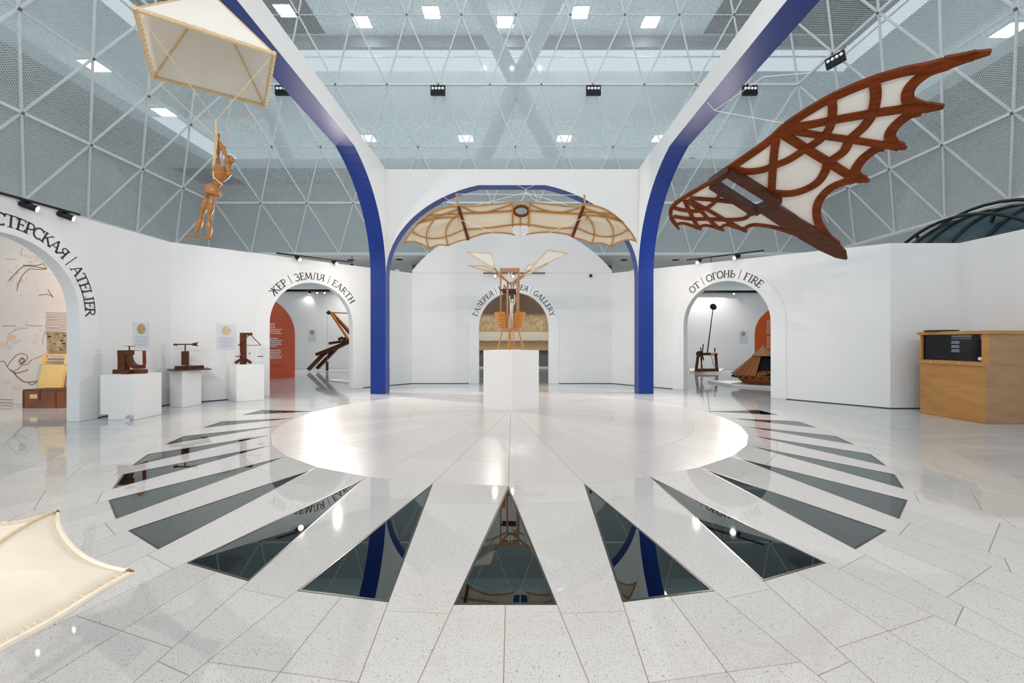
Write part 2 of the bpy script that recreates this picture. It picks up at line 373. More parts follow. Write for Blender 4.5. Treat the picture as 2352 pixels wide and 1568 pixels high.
for k, t in tris.items():                         # the glazed rays
    q = inset(t, .012)
    ring = MB(); n = 3
    ring.add([(p[0], p[1], -.001) for p in t]+[(p[0], p[1], -.001) for p in q], [(i, (i+1) % n, n+(i+1) % n, n+i) for i in range(n)])
    ring.build('glass_edge', 'well_rim', floor)
    MB().prism([(p[0], p[1], -.014) for p in q], (0, 0, .012)).build('glass_pane', 'floor_glass', floor)
    w = MB(); w.add([(p[0], p[1], -.003) for p in t]+[(p[0], p[1], -.38) for p in q], [(i, (i+1) % n, n+(i+1) % n, n+i) for i in range(n)]+[(3, 4, 5)])
    w.build('light_well', 'well_dark', floor)

# ---------------------------------------------------------------- sloping glass walls of the pyramid
S = 1.8
def Yr(r): return 9.9-.475*(r-2)
RT = 7
def back_node(r, i): return V(S*(-6.43+.5*(r-3)+i), S*Yr(r), CH+S*r)
def left_node(r, i): return V(S*(-6.43+.5*(r-3)), S*(Yr(r)-.93*i), CH+S*r)
def right_node(r, i): return V(S*(6.57-.5*(r-3)), S*(Yr(r)-.93*i), CH+S*r)
def lattice(name, node, cnt, label, out):
    w = thing(name, node(2, 0), label, None, None, 'structure'); out = Vector(out).normalized()
    def panel(a, b, c, r):
        cc = (a+b+c)/3; pts = [cc+(p-cc)*.985+out*.03 for p in (a, b, c)]
        if (pts[1]-pts[0]).cross(pts[2]-pts[0]).dot(out) > 0: pts = [pts[0], pts[2], pts[1]]
        mb = MB(); mb.add(pts, [(0, 1, 2)])
        al = 0 if abs((node(2, 1)-node(2, 0)).x) > .1 else 1
        mb.uv = [(p[al], p.z*1.11) for p in pts]
        mb.build('perforated_panel', 'perforated_glass', w, recalc=False)
    for r in range(2, RT):
        n = cnt(r)
        for i in range(n):
            panel(node(r, i), node(r, i+1), node(r+1, i), r)
            if i < n-1: panel(node(r, i+1), node(r+1, i), node(r+1, i+1), r)
    for r in range(2, RT+1):
        th = .07 if r in (2, 3, 5, 7) else .02
        MB().bar(node(r, 0), node(r, cnt(r)), th, th).build('mullion', 'bar_metal', w)
    n2 = cnt(2)
    for i in range(n2+1):
        r = 2
        while r < RT and i <= cnt(r+1): r += 1
        if r > 2: MB().bar(node(2, i), node(r, i), .045, .045, up=out).build('mullion', 'bar_metal', w)
        j = 0
        while 2+j < RT and i-j-1 >= 0: j += 1
        if j: MB().bar(node(2, i), node(2+j, i-j), .045, .045, up=out).build('mullion', 'bar_metal', w)
    jm = MB()
    for r in range(3, RT):
        for i in range(cnt(r)+1): jm.box(node(r, i)-out*.04, (.05, .05, .05))
    jm.build('joint_plates', 'node_metal', w, kind='stuff')
    return w
wall_gb = lattice('wall_glass_back', back_node, lambda r: 16-r, 'sloping back wall of triangular perforated glass panels', (0, 1, .475))
wall_gl = lattice('wall_glass_left', left_node, lambda r: 8, 'sloping left wall of triangular perforated glass panels', (-1, 0, .5))
wall_gr = lattice('wall_glass_right', right_node, lambda r: 8, 'sloping right wall of triangular perforated glass panels', (1, 0, .5))

# floors and ceilings of the storeys behind the glass
def storeys(name, T, D0, dA, dB, dLow, t0, t1, label):
    w = thing(name, T(0, D0, CH), label, None, None, 'structure')
    def slab(nm, mat, d0, d1, z0, z1, a=t0, b=t1):
        p = [T(x, d, z) for z in (z0, z1) for x, d in ((a, d0), (b, d0), (b, d1), (a, d1))]
        MB().add(p, [(3, 2, 1, 0), (4, 5, 6, 7), (0, 1, 5, 4), (1, 2, 6, 5), (2, 3, 7, 6), (3, 0, 4, 7)]).build(nm, mat, w)
    slab('upper_ceiling', 'slab_ceiling', dB, D0, 14.9, 15.1)
    slab('ceiling_beam', 'dark_grey', D0, D0+.2, 14.38, 14.9)
    slab('parapet', 'slab_white', D0, D0+.15, 11.2, 13.3)
    slab('handrail', 'bar_metal', D0+.02, D0+.08, 13.95, 14.0)
    slab('gallery_slab', 'slab_ceiling', D0+.15, D0+6, 11.2, 11.5)
    slab('storey_floor', 'slab_white', dA, D0+6, 7.75, 8.1)
    slab('lower_panel_wall', 'lower_wall_grey', dLow+.35, dLow+.5, 4.8, 7.75)
    slab('soffit', 'soffit_grey', dLow-.02, D0+12, 4.72, 4.8, *((-30, 30) if D0 > 19 else (t0, 17.8)))
    return w
st_b = storeys('storeys_back', lambda t, d, z: V(t, d, z), 19.5, 16.45, 13.3, 17.82, -15.0, 15.0, 'storeys with white ceilings behind the back glass wall')
st_l = storeys('storeys_left', lambda t, d, z: V(-d, t, z), 14.6, 11.1, 8.3, 12.5, -3, 19.4, 'storeys with white ceilings behind the left glass wall')
st_r = storeys('storeys_right', lambda t, d, z: V(d, t, z), 14.8, 11.3, 8.5, 12.75, -3, 19.4, 'storeys with white ceilings behind the right glass wall')
def strut(w, p, q, r=.33): MB().tube([p, q], r, 14).build('slanted_column', 'column_white', w, smooth=True)
for a, b in (((1185, 190), (1060, -60)), ((1185, 190), (1310, -60)), ((1185, 190), (1095, 400)), ((1185, 190), (1290, 400)), ((600, 190), (705, 480)), ((1770, 190), (1660, 480))):
    strut(st_b, W(*a, 18.6), W(*b, 18.6+(.0 if b[1] > 0 else -1.5)))

strut(st_l, W(60, 130, 11.5), W(330, 330, 15.5)); strut(st_r, W(2300, 130, 11.8), W(2010, 330, 15.5))
# round downlights in the soffit
for x, y, wh in ((806, 597, 'left of the left blue post'), (917, 596, 'just right of the left blue post'), (1433, 597, 'just left of the right blue post'), (1552, 597, 'right of the right blue post')):
    p = W(x, y, 3.52*FPX/(784-y))
    t = thing('soffit_downlight', p, 'small black round downlight in the soffit, '+wh, 'downlight', 'downlights in the soffit')
    MB().lathe(p, [(.10, .0), (.16, 0), (.16, .04), (.10, .04)], 16).build('rim', 'soffit_grey', t)
    MB().lathe(p, [(.001, .0), (.10, .0), (.10, .03)], 16).build('recess', 'black', t)
# square ceiling lights behind the glass
def ceil_light(p, rot, label, group):
    t = thing('ceiling_light', p, label, 'ceiling light', group)
    MB().box(p+V(0, 0, -.012), (.72, .72, .02)).build('frame', 'slab_ceiling', t); MB().box(p+V(0, 0, -.03), (.62, .62, .02)).build('diffuser', 'ceiling_lamp', t)
NTH = ('leftmost', 'second from left', 'third from left', 'fourth from left', 'fifth from left', 'rightmost')
for (x, y), w_ in zip(((845, 317), (1070, 317), (1296, 317), (1516, 317)), ('leftmost', 'second from left', 'second from right', 'rightmost')): ceil_light(W(x, y, 10000/(784-y)), 0, 'square ceiling light in the lower row behind the back glass, '+w_, 'lower gallery lights at the back')
for (x, y), w_ in zip(((655, 24), (832, 50), (991, 28), (1161, 50), (1333, 28), (1494, 50)), NTH): ceil_light(W(x, y, 13700/(784-y)), 0, 'square ceiling light in the top row behind the back glass, '+w_, 'upper storey lights at the back')
for (x, y), w_ in zip(((218, 150), (377, 257)), ('upper left one', 'one left of the hanging figure')): ceil_light(W(x, y, 10000/(784-y)), 0, 'square ceiling light behind the left glass wall, '+w_, 'gallery lights on the left')
for (x, y), w_ in zip(((2320, 68), (2085, 255)), ('in the top right corner', 'half behind the bat wing')): ceil_light(W(x, y, 10000/(784-y)), 0, 'square ceiling light behind the right glass wall, '+w_, 'gallery lights on the right')

# ---------------------------------------------------------------- white exhibition walls with arched doorways
def arc_pts(c, half, spring, n=28):      # local (s, z), from left jamb to right jamb
    return [(c-half*math.cos(PI*i/n), spring+half*math.sin(PI*i/n)) for i in range(n+1)]
class Wall:
    def __init__(s, p0, p1):             # from left to right as the viewer sees it
        s.a = Vector((p0[0], p0[1], 0)); b = Vector((p1[0], p1[1], 0)); s.L = (b-s.a).length; s.t = (b-s.a)/s.L
        s.n = Vector((-s.t.y, s.t.x, 0))           # away from the hall
    def P(s, u, z, d=0.0): return s.a+s.t*u+s.n*d+V(0, 0, z)
    def hit(s, x, y):
        f = Frame(s.a, s.a+s.t, s.a+V(0, 0, 1)); p = f.hit(x, y); return ((p-s.a).dot(s.t), p.z)
SPR = 1.61
def arch_wall(name, w, h0, h1, c=None, half=.98, th=.18, label='', top=None):
    o = thing(name, w.P(w.L/2, 0), label, None, None, 'structure')
    out = [(0, 0)]
    if c is not None: out += [(c-half, 0)]+arc_pts(c, half, SPR)+[(c+half, 0)]
    out += [(w.L, 0), (w.L, h1), (0, h0)]
    MB().prism([w.P(u, z) for u, z in out], w.n*th).build('panel', 'white_wall', o)
    if top:
        MB().prism([w.P(u, z) for u, z in top], w.n*th).build('header_panel', 'white_wall', o)
    if c is not None:
        ring = [(c-half-.29, .0)]+arc_pts(c, half+.29, SPR)+[(c+half+.29, 0)]; inn = [(c-half, 0)]+arc_pts(c, half, SPR)+[(c+half, 0)]
        MB().prism([w.P(u, z, -.012) for u, z in ring+inn[::-1]], w.n*.0125).build('arch_surround', 'white_paint', o)
    gaps = [(0, w.L)] if c is None else [(0, c-half-.29), (c+half+.29, w.L)]
    for u0, u1 in gaps:
        if u1-u0 > .1: MB().prism([w.P(u0, 0, -.003), w.P(u1, 0, -.003), w.P(u1, .012, -.003), w.P(u0, .012, -.003)], w.n*.004).build('painted_shadow_gap', 'black', o)  # black strip stands in for the shade of the gap at the wall foot
    return o
WC = Wall((-2.85, 12.43), (2.85, 12.43)); WE = Wall((-6.5, 8.28), (-2.85, 12.43)); WF = Wall((2.85, 12.43), (6.77, 7.79))
WA = Wall((-6.5, 1.2), (-6.5, 8.28)); WR = Wall((6.77, 7.79), (8.0, 7.79)); WS = Wall((8.0, 7.79), (8.1, 2.0))
zc, rc = .94, 3.654; am = math.asin(2.85/rc)
arc = [(2.85+rc*math.sin(am-2*am*i/32), zc+rc*math.cos(am-2*am*i/32)) for i in range(33)]
arch_wall('wall_center', WC, 3.15, 3.15, 2.9, .995, label='white wall with the gallery doorway', top=[(0, 3.154), (5.7, 3.154)]+arc)
arch_wall('wall_earth', WE, 3.09, 3.15, WE.L-2.797, label='white angled wall with the earth doorway')
arch_wall('wall_fire', WF, 3.15, 2.96, 3.15, label='white angled wall with the fire doorway')
arch_wall('wall_left', WA, 3.0, 3.09, 5.55-1.2, label='white side wall with the atelier doorway')
arch_wall('wall_right', WR, 2.96, 2.96, label='short white return wall beside the kiosk')
arch_wall('wall_side', WS, 2.96, 2.96, label='white side wall behind the kiosk')
# rooms behind the doorways
def room_wall(name, x0, x1, y, h, label, mat='white_wall', rz=0):
    MB().bbox(x0, x1, y, y+.12, 0, h).build(name, mat, label=label, kind='structure')
room_wall('wall_earth_room', -15, -3.4, 19.2, 3.44, 'plain white back wall of the earth room')
room_wall('wall_fire_room', 4.5, 17, 18.75, 3.34, 'plain white back wall of the fire room')
room_wall('wall_gallery', -4.6, 4.6, 20.1, 5.0, 'grey wall behind the painting', 'dark_grey')
MB().bbox(4.5, 16, 18.60, 18.72, 3.30, 3.38).build('trim_fire', 'black', label='black rail on top of the fire room wall', kind='structure')
MB().bbox(-15, -3.4, 19.05, 19.17, 3.40, 3.48).build('trim_earth', 'black', label='black rail on top of the earth room wall', kind='structure')
MB().bbox(-3.42, -3.3, 12.7, 19.2, 0, 3.3).build('wall_gallery_left', 'white_wall', label='white partition between earth room and gallery', kind='structure')
MB().bbox(3.5, 3.62, 12.7, 18.7, 0, 3.3).build('wall_gallery_right', 'white_wall', label='white partition between gallery and fire room', kind='structure')

# ---------------------------------------------------------------- blue and white arch pavilion
def prof(run, rise, n=16, fm=math.radians(74)):
    return [(run*(1-math.cos(fm*i/n))/(1-math.cos(fm)), rise*math.sin(fm*i/n)/math.sin(fm)) for i in range(n+1)]
pav = thing('arch_pavilion', (0, 5, 0), 'white arch pavilion with blue lining spanning the terrazzo sun', 'pavilion')
ZS, ZF, ZT = 2.72, 4.80, 5.16
def strip(path, d, off):                 # thin lining along a path, across vector d, lifted by off towards the opening
    m = MB(); n = len(path); d = Vector(d); vs2 = []
    for p in path: vs2 += [Vector(p), Vector(p)+d]
    m.add(vs2, [(2*i, 2*i+1, 2*i+3, 2*i+2) for i in range(n-1)]); return m
YB, YF_, XI, XO = 10.0, -3.4, 2.9, 3.25
for sg in (-1, 1):
    pr = prof(1.99, ZF-ZS)
    path = [(YB, 0.0)]+[(YB-x, ZS+z) for x, z in pr]+[(YF_+x, ZS+z) for x, z in pr[::-1]]+[(YF_, 0.0)]
    outl = path+[(YF_-.3, 0), (YF_-.3, ZT), (YB-.001, ZT), (YB-.001, ZS+.02)]
    outl = [(YB-.002, ZS)]+path[1:-1]+[(YF_, 0), (YF_-.3, 0), (YF_-.3, ZT), (YB-.002, ZT)]
    a = MB().prism([(sg*XI, y, z) for y, z in outl], (sg*(XO-XI), 0, 0)).build('side_arch', 'white_paint', pav)
    e = .004
    lp = [(YB-e, 0.0)]+[(YB-x-e, ZS+z-e) for x, z in pr]+[(YF_+x+e, ZS+z-e) for x, z in pr[::-1]]+[(YF_+e, 0.0)]
    strip([(sg*(XI+.001), y, z) for y, z in lp], (sg*(XO-XI-.002), 0, 0), 0).build('blue_lining', 'blue_lining', a)
pr = prof(2.13, ZF-.01-ZS)
path = [(-XI, 0.0)]+[(-XI+x, ZS+z) for x, z in pr]+[(XI-x, ZS+z) for x, z in pr[::-1]]+[(XI, 0.0)]
outl = path+[(XO, 0), (XO, ZT), (-XO, ZT), (-XO, 0)]
a = MB().prism([(x, YB, z) for x, z in outl], (0, .3, 0)).build('back_arch', 'white_paint', pav)
e = .004
lp = [(-XI+e, 0.0)]+[(-XI+x+e, ZS+z-e) for x, z in pr]+[(XI-x-e, ZS+z-e) for x, z in pr[::-1]]+[(XI-e, 0.0)]
strip([(x, YB+.001, z) for x, z in lp], (0, .298, 0), 0).build('blue_lining', 'blue_lining', a)
# ================================================================ LETTERING on the doorways
def arc2(cx, cy, rx, ry, a0, a1, n=9): return [(cx+rx*math.cos(math.radians(a0+(a1-a0)*i/n)), cy+ry*math.sin(math.radians(a0+(a1-a0)*i/n))) for i in range(n+1)]
TK, TN = .15, .085
def st(x, y0=0, y1=1): return ([(x, y0), (x, y1)], TK)
def sf(x, y, h=.16): return ([(x-h, y), (x+h, y)], .06)
GL = {}
GL['C'] = (.82, [(arc2(.46, .5, .39, .46, 48, 312, 12), .13), ([(.74, .70), (.74, .98)], .07)])
GL['T'] = (.86, [st(.43), ([(.02, .96), (.84, .96)], TN), ([(.04, .98), (.0, .76)], .07), ([(.82, .98), (.86, .76)], .07), sf(.43, .03, .2)])
GL['E'] = (.68, [st(.18), ([(.02, .96), (.62, .96)], TN), ([(.18, .52), (.5, .52)], TN), ([(.02, .04), (.64, .04)], TN), ([(.62, .99), (.62, .78)], .06), ([(.5, .62), (.5, .42)], .06), ([(.64, .0), (.66, .24)], .06)])
GL['P'] = (.70, [st(.18), sf(.18, .03), ([(.02, .96), (.18, .96)], .06), ([(.18, .95), (.42, .95), (.62, .84), (.62, .60), (.42, .47), (.18, .46)], .1)])
GL['R'] = (.82, [st(.18), sf(.18, .03), ([(.02, .96), (.18, .96)], .06), ([(.18, .95), (.42, .95), (.60, .84), (.60, .62), (.42, .50), (.18, .49)], .1), ([(.38, .5), (.80, .02)], .13)])
GL['YA'] = (.82, [([(.82-x, y) for x, y in s], w) for s, w in GL['R'][1]])
GL['K'] = (.84, [st(.18), sf(.18, .03), sf(.18, .97), ([(.24, .46), (.68, .97)], TN), ([(.36, .6), (.80, .02)], .14), sf(.70, .97, .12), sf(.78, .03, .12)])
GL['A'] = (.94, [([(.12, .02), (.46, 1.0)], TN), ([(.46, 1.02), (.80, .02)], TK), ([(.24, .36), (.66, .36)], .07), sf(.12, .03, .13), sf(.80, .03, .14)])
GL['L'] = (.70, [st(.18), sf(.18, .97), ([(.02, .04), (.64, .04)], TN), ([(.64, .0), (.67, .28)], .06)])
GL['I'] = (.42, [st(.21), sf(.21, .03, .17), sf(.21, .97, .17)])
GL['EL'] = (.92, [([(.12, .02), (.24, .35), (.30, .95)], TN), ([(.20, .96), (.84, .96)], .07), st(.72), sf(.12, .03, .13), sf(.72, .03, .16)])
GL['M'] = (1.12, [([(.14, .02), (.22, .97)], TN), ([(.22, .98), (.54, .1)], TK), ([(.54, .1), (.88, .98)], TN), ([(.88, .98), (.96, .02)], TK), sf(.14, .03, .13), sf(.96, .03, .14)])
GL['ZH'] = (1.16, [st(.58), sf(.58, .03), sf(.58, .97), ([(.58, .5), (.14, .97)], .1), ([(.58, .5), (1.02, .97)], .1), ([(.46, .6), (.08, .03)], .13), ([(.70, .6), (1.08, .03)], .13), sf(.1, .97, .1), sf(1.06, .97, .1), sf(.08, .03, .1), sf(1.08, .03, .1)])
GL['Z'] = (.70, [(arc2(.32, .73, .27, .23, 150, -80, 8), .1), (arc2(.32, .27, .33, .26, 85, -150, 9), .12)])
GL['O'] = (.92, [(arc2(.46, .5, .39, .47, 0, 180, 10), .13), (arc2(.46, .5, .39, .47, 180, 360, 10), .13)])
GL['G_'] = (.66, [st(.18), sf(.18, .03), ([(.02, .96), (.60, .96)], TN), ([(.60, .99), (.62, .72)], .07)])
GL['H'] = (.96, [st(.2), st(.76), ([(.2, .52), (.76, .52)], .07), sf(.2, .03), sf(.2, .97), sf(.76, .03), sf(.76, .97)])
GL['SOFT'] = (.74, [st(.18), sf(.18, .97), ([(.18, .04), (.45, .04), (.64, .15), (.64, .42), (.45, .53), (.18, .54)], .1)])
GL['F'] = (.72, [st(.24), sf(.24, .03), ([(.06, .96), (.68, .96)], TN), ([(.24, .52), (.54, .52)], .07), ([(.66, .99), (.66, .78)], .06)])
GL['G'] = (.90, [(arc2(.46, .5, .39, .46, 48, 315, 12), .13), ([(.74, .10), (.74, .44)], .13), sf(.74, .44, .15), ([(.74, .72), (.74, .98)], .07)])
GL['Y'] = (.82, [([(.1, .97), (.42, .48)], .13), ([(.74, .97), (.42, .48)], TN), st(.42, 0, .5), sf(.42, .03), sf(.1, .97, .13), sf(.74, .97, .13)])
GL['|'] = (.36, [([(.18, -.12), (.18, 1.2)], .07)])
GL[' '] = (.30, [])
def letters(wallobj, w, c, half, toks, a0, a1, h, off, word):
    adv = [GL[t][0]+.13 for t in toks]; tot = sum(adv); acc = 0.0
    fr = Frame(w.P(0, 0, -.0125), w.P(1, 0, -.0125), w.P(0, 1, -.0125)); rb = half+off
    for t, ad in zip(toks, adv):
        ph = math.radians(a0+(a1-a0)*(acc+ad/2)/tot); acc += ad
        if not GL[t][1]: continue
        m = MB(); up = Vector((math.sin(ph), math.cos(ph))); rt = Vector((math.cos(ph), -math.sin(ph))); ctr = Vector((c, SPR))
        for pts, wd in GL[t][1]:
            p3 = [fr.three(ctr+rt*((x-GL[t][0]/2)*h)+up*(rb+y*h)) for x, y in pts]
            ribbon(m, fr, p3, wd*h, 0.0005, .003, k=2 if len(pts) > 8 else 4)
        m.build('letter', 'ink', wallobj, label=None)
OB = bpy.data.objects
letters(OB['wall_earth'], WE, WE.L-2.797, .98, ['ZH', 'E', 'P', ' ', '|', ' ', 'Z', 'E', 'M', 'EL', 'YA', ' ', '|', ' ', 'E', 'A', 'R', 'T', 'H'], -56, 60, .165, .075, '')
letters(OB['wall_fire'], WF, 3.15, .98, ['O', 'T', ' ', '|', ' ', 'O', 'G_', 'O', 'H', 'SOFT', ' ', '|', ' ', 'F', 'I', 'R', 'E'], -45, 45, .165, .075, '')
letters(OB['wall_center'], WC, 2.9, .995, ['G_', 'A', 'EL', 'E', 'P', 'E', 'YA', ' ', '|', ' ', 'G_', 'A', 'EL', 'E', 'P', 'E', 'YA', ' ', '|', ' ', 'G', 'A', 'L', 'L', 'E', 'R', 'Y'], -74, 74, .15, .085, '')
letters(OB['wall_left'], WA, 5.55-1.2, .98, ['C', 'T', 'E', 'P', 'C', 'K', 'A', 'YA', ' ', '|', ' ', 'A', 'T', 'E', 'L', 'I', 'E', 'R'], -5, 91, .165, .085, '')

# ================================================================ LAMPS
def track(name, p, q, heads, label, hlabels, target, energy, glow=True, size=.045):
    p, q = Vector(p), Vector(q)
    MB().bar(p, q, .035, .03).build(name, 'black_satin', label=label, cat='light rail')
    for (f, tgt, e), hl in zip(heads, hlabels):
        c = p.lerp(q, f); d = (Vector(tgt)-c).normalized(); o = c-V(0, 0, .02)
        t = thing('track_spotlight', o-V(0, 0, .12), hl, 'spotlight', 'spotlights on light rails')
        MB().bar(c+V(0, 0, -.016), c+V(0, 0, -.07), .03, .03).build('stem', 'black_satin', t)
        b = c+V(0, 0, -.07)
        MB().tube([b-d*.10, b+d*.07], size, 14).build('housing', 'black_satin', t, smooth=True)
        MB().tube([b+d*.0705, b+d*.078], size*.82, 14).build('lens', 'lamp_glow' if glow else 'black', t, smooth=True)
        if e: spot('spot_lamp', b+d*.12, tgt, e, math.radians(125), .7, r=.05)
ped = V(0, 7.9, .6)
d0, d1 = WE.hit(633, 587), WE.hit(803, 612)
track('light_rail', WE.P(d0[0], 3.16, -.05), WE.P(d1[0], 3.20, -.05), ((.27, V(0.5, 6, 0), 120), (.77, V(.2, 7.2, .9), 460)), 'black light rail above the earth doorway',
      ('small lit spotlight on the rail above the earth doorway, left one', 'bright spotlight on the rail above the earth doorway, right one beside blue post'), ped, 0)
d0, d1 = WF.hit(1580, 608), WF.hit(1757, 590)
track('light_rail', WF.P(d0[0], 3.19, -.05), WF.P(d1[0], 3.15, -.05), ((.17, V(-.5, 6, 0), 120), (.67, V(-.2, 7.2, .9), 460)), 'black light rail above the fire doorway',
      ('small lit spotlight on the rail above the fire doorway, left one beside blue post', 'bright spotlight on the rail above the fire doorway, right one'), ped, 0)
track('light_rail', W(1110, 627, 12.36), W(1252, 627, 12.36), ((.19, V(-.3, 6.5, 1.0), 60), (.48, V(.2, 5.5, 0), 40)), 'black light rail above the gallery doorway',
      ('lit spotlight at the left end of the rail above the gallery doorway', 'lit spotlight behind the flying machine posts above the gallery doorway'), ped, 0)
track('light_rail', V(-6.42, 5.0, 3.05), V(-6.42, 6.46, 3.08), ((.55, V(0, 9.5, .4), 90), (.88, V(0, 10, .4), 110)), 'black light rail above the atelier doorway',
      ('lit spotlight on the atelier rail, nearer the frame edge', 'lit spotlight at the far end of the atelier rail'), ped, 0)
p = W(712, 668, 18.3); q = W(772, 670, 18.3)
track('light_rail', W(700, 667, 19.03), W(775, 667, 19.03), ((.15, W(690, 740, 19.15), 12), (.38, V(-6.5, 15, .5), 160), (.6, V(-5, 14, 0), 160)), 'black light rail inside the earth room',
      ('dark spotlight on the earth room rail, turned to the wall', 'lit spotlight in the middle of the earth room rail', 'lit spotlight at the right of the earth room rail'), ped, 0)
track('light_rail', W(1660, 669, 18.58), W(1720, 669, 18.58), ((.43, V(7, 14, .3), 220),), 'black light rail inside the fire room', ('single lit spotlight on the fire room rail',), ped, 0)
track('light_rail', V(-2.88, -2.9, 4.72), V(2.88, -2.9, 4.72), ((.15, V(1.5, 9, 1.2), 240), (.5, V(0, 8, 1.0), 330), (.85, V(-2.5, 9, 1.2), 240)), 'black light rail across the front of the pavilion behind the viewer',
      ('left spotlight on the rail at the pavilion front', 'middle spotlight on the rail at the pavilion front', 'right spotlight on the rail at the pavilion front'), ped, 0)
# four-lens floodlights hung on the glass walls
def flood(p, rz, tilt, label):
    t = thing('floodlight', p, label, 'floodlight', 'four-lens floodlights on the glass walls'); R = Matrix.Rotation(rz, 3, 'Z') @ Matrix.Rotation(tilt, 3, 'Y')
    MB().box(p, (.50, .10, .32), R=R).build('housing', 'black_satin', t)
    for i in range(4):
        c = p+R @ V(-.17+.113*i, -.051, .055); n = R @ V(0, -1, 0)
        MB().tube([c, c+n*.012], .046, 14).build('lens', 'flood_lens', t, smooth=True)
    MB().bar(p+V(0, .05, 0), p+V(0, .25, .15), .04).build('bracket', 'black_satin', t)
for x, lab in ((650, 'black floodlight half hidden by the left blue arch'), (1006, 'black floodlight left of centre on the back glass wall'), (1363, 'black floodlight right of centre on the back glass wall'), (1722, 'black floodlight beside the right blue arch')):
    flood(W(x, 208, 15.0), 0, 0, lab)
flood(W(1919, 138, 13.2), math.radians(-55), math.radians(-8), 'tilted black floodlight on the right glass wall above the wing')

# ================================================================ PARACHUTE with its jointed wooden figure
HP = 2.6
def PB(x, y): return W(x, y, HP*FPX/(784-y))
A_, B_, C_, D_ = PB(310, 20), PB(629, 124), PB(609, 243), PB(351, 177)
ctr = (A_+B_+C_+D_)/4; AP = ctr+V(0, 0, .68)
par = thing('parachute', ctr-V(0, 0, 1.2), 'white canvas pyramid parachute on a bamboo frame hanging above the wooden figure', 'parachute')
quad = [A_, B_, C_, D_]
for i in range(4):
    a, b = quad[i], quad[(i+1) % 4]; n = (b-a).cross(AP-a).normalized()*.004
    MB().prism([a, b, AP], n).build('canopy_panel', 'canvas', par)
for i in range(4):
    a, b = quad[i], quad[(i+1) % 4]
    r = MB().tube([a+(a-b).normalized()*.02, b+(b-a).normalized()*.02], .019, 8).build('frame_bar', 'pale_wood', par, smooth=True)
    lash = MB()
    for k in range(14):
        c = a.lerp(b, (k+.5)/14); t = (b-a).normalized(); lash.tube([c-t*.012+V(0, 0, .0), c+t*.012], .0215, 8)
    lash.build('lashing', 'rope', r)
    MB().bar(quad[i], AP, .026, .02).build('ridge_bar', 'pale_wood', par)
YM = ctr.y-.02
def cm(x, y, dy=0.0): return W(400+x*.2105, 230+y*.2105, YM+dy)
knot = cm(455, 225); hand = cm(462, 385)
for q, e in zip(quad, (knot, knot, cm(500, 380), cm(440, 385))): MB().tube([q, e], .0045, 6).build('cord', 'rope', par)
MB().tube([knot, cm(450, 400, -.03), cm(420, 790, -.03), cm(440, 850, -.08), cm(530, 925, -.07)], .006, 6).build('harness_rope', 'rope', par)
MB().tube([knot, cm(470, 400, -.04), cm(430, 800, -.06), cm(430, 860, -.06)], .006, 6).build('harness_rope', 'rope', par)
man = thing('jointed_mannequin', cm(350, 1520), 'jointed wooden mannequin hanging by its raised hands below the parachute', 'mannequin')
def limb(name, p, q, r0, rm, r1, par_=None, mat='figure_wood', n=12):
    pts = [p.lerp(q, t) for t in (0, .08, .3, .6, .9, 1)]
    return MB().tube(pts, [r0*.6, r0, rm, rm*.95, r1, r1*.6], n).build(name, mat, par_ or man, smooth=True)
def joint(c, r): MB().ball(c, r).build('joint', 'figure_wood', man, smooth=True)
limb('upper_arm', cm(478, 735, .05), cm(482, 615, .04), .018, .021, .014); limb('upper_arm', cm(597, 805, -.05), cm(568, 615, -.04), .017, .024, .016)
limb('forearm', cm(482, 605, .04), cm(474, 425, .0), .014, .018, .010); limb('forearm', cm(566, 605, -.04), cm(488, 440, -.01), .016, .021, .010)
joint(cm(482, 610, .04), .013); joint(cm(567, 610, -.04), .015); joint(cm(597, 803, -.055), .022)
for dx, dy in ((-6, .01), (18, -.01)):
    h = MB().tube([cm(466+dx, 435, dy), cm(462+dx, 410, dy), cm(460+dx, 375, dy)], [.008, .013, .012], 10)
    for k in range(4): h.tube([cm(450+dx+k*8, 385, dy-.01), cm(448+dx+k*8, 365, dy-.014), cm(452+dx+k*8, 372, dy-.022)], .004, 6)
    h.tube([cm(470+dx, 405, dy), cm(482+dx, 390, dy-.014)], .004, 6)
    h.build('hand', 'figure_wood', man, smooth=True)
hd = MB().ball(cm(612, 655, .02), .040, 14, (.88, .9, 1.15)); hd.ball(cm(640, 668, -.02), .008); hd.build('head', 'figure_wood', man, smooth=True)
limb('neck', cm(580, 740, .0), cm(605, 690, .01), .016, .015, .014)
MB().tube([cm(455, 905), cm(475, 870), cm(505, 810), cm(530, 765), cm(545, 735), cm(552, 725)], [.020, .045, .070, .078, .06, .025], 16).build('torso', 'figure_wood', man, smooth=True)
MB().ball(cm(470, 915), .032).build('waist_joint', 'figure_wood', man, smooth=True)
MB().tube([cm(450, 920), cm(440, 940), cm(425, 985), cm(415, 1030), cm(412, 1045)], [.03, .058, .075, .068, .05], 16).build('pelvis', 'figure_wood', man, smooth=True)
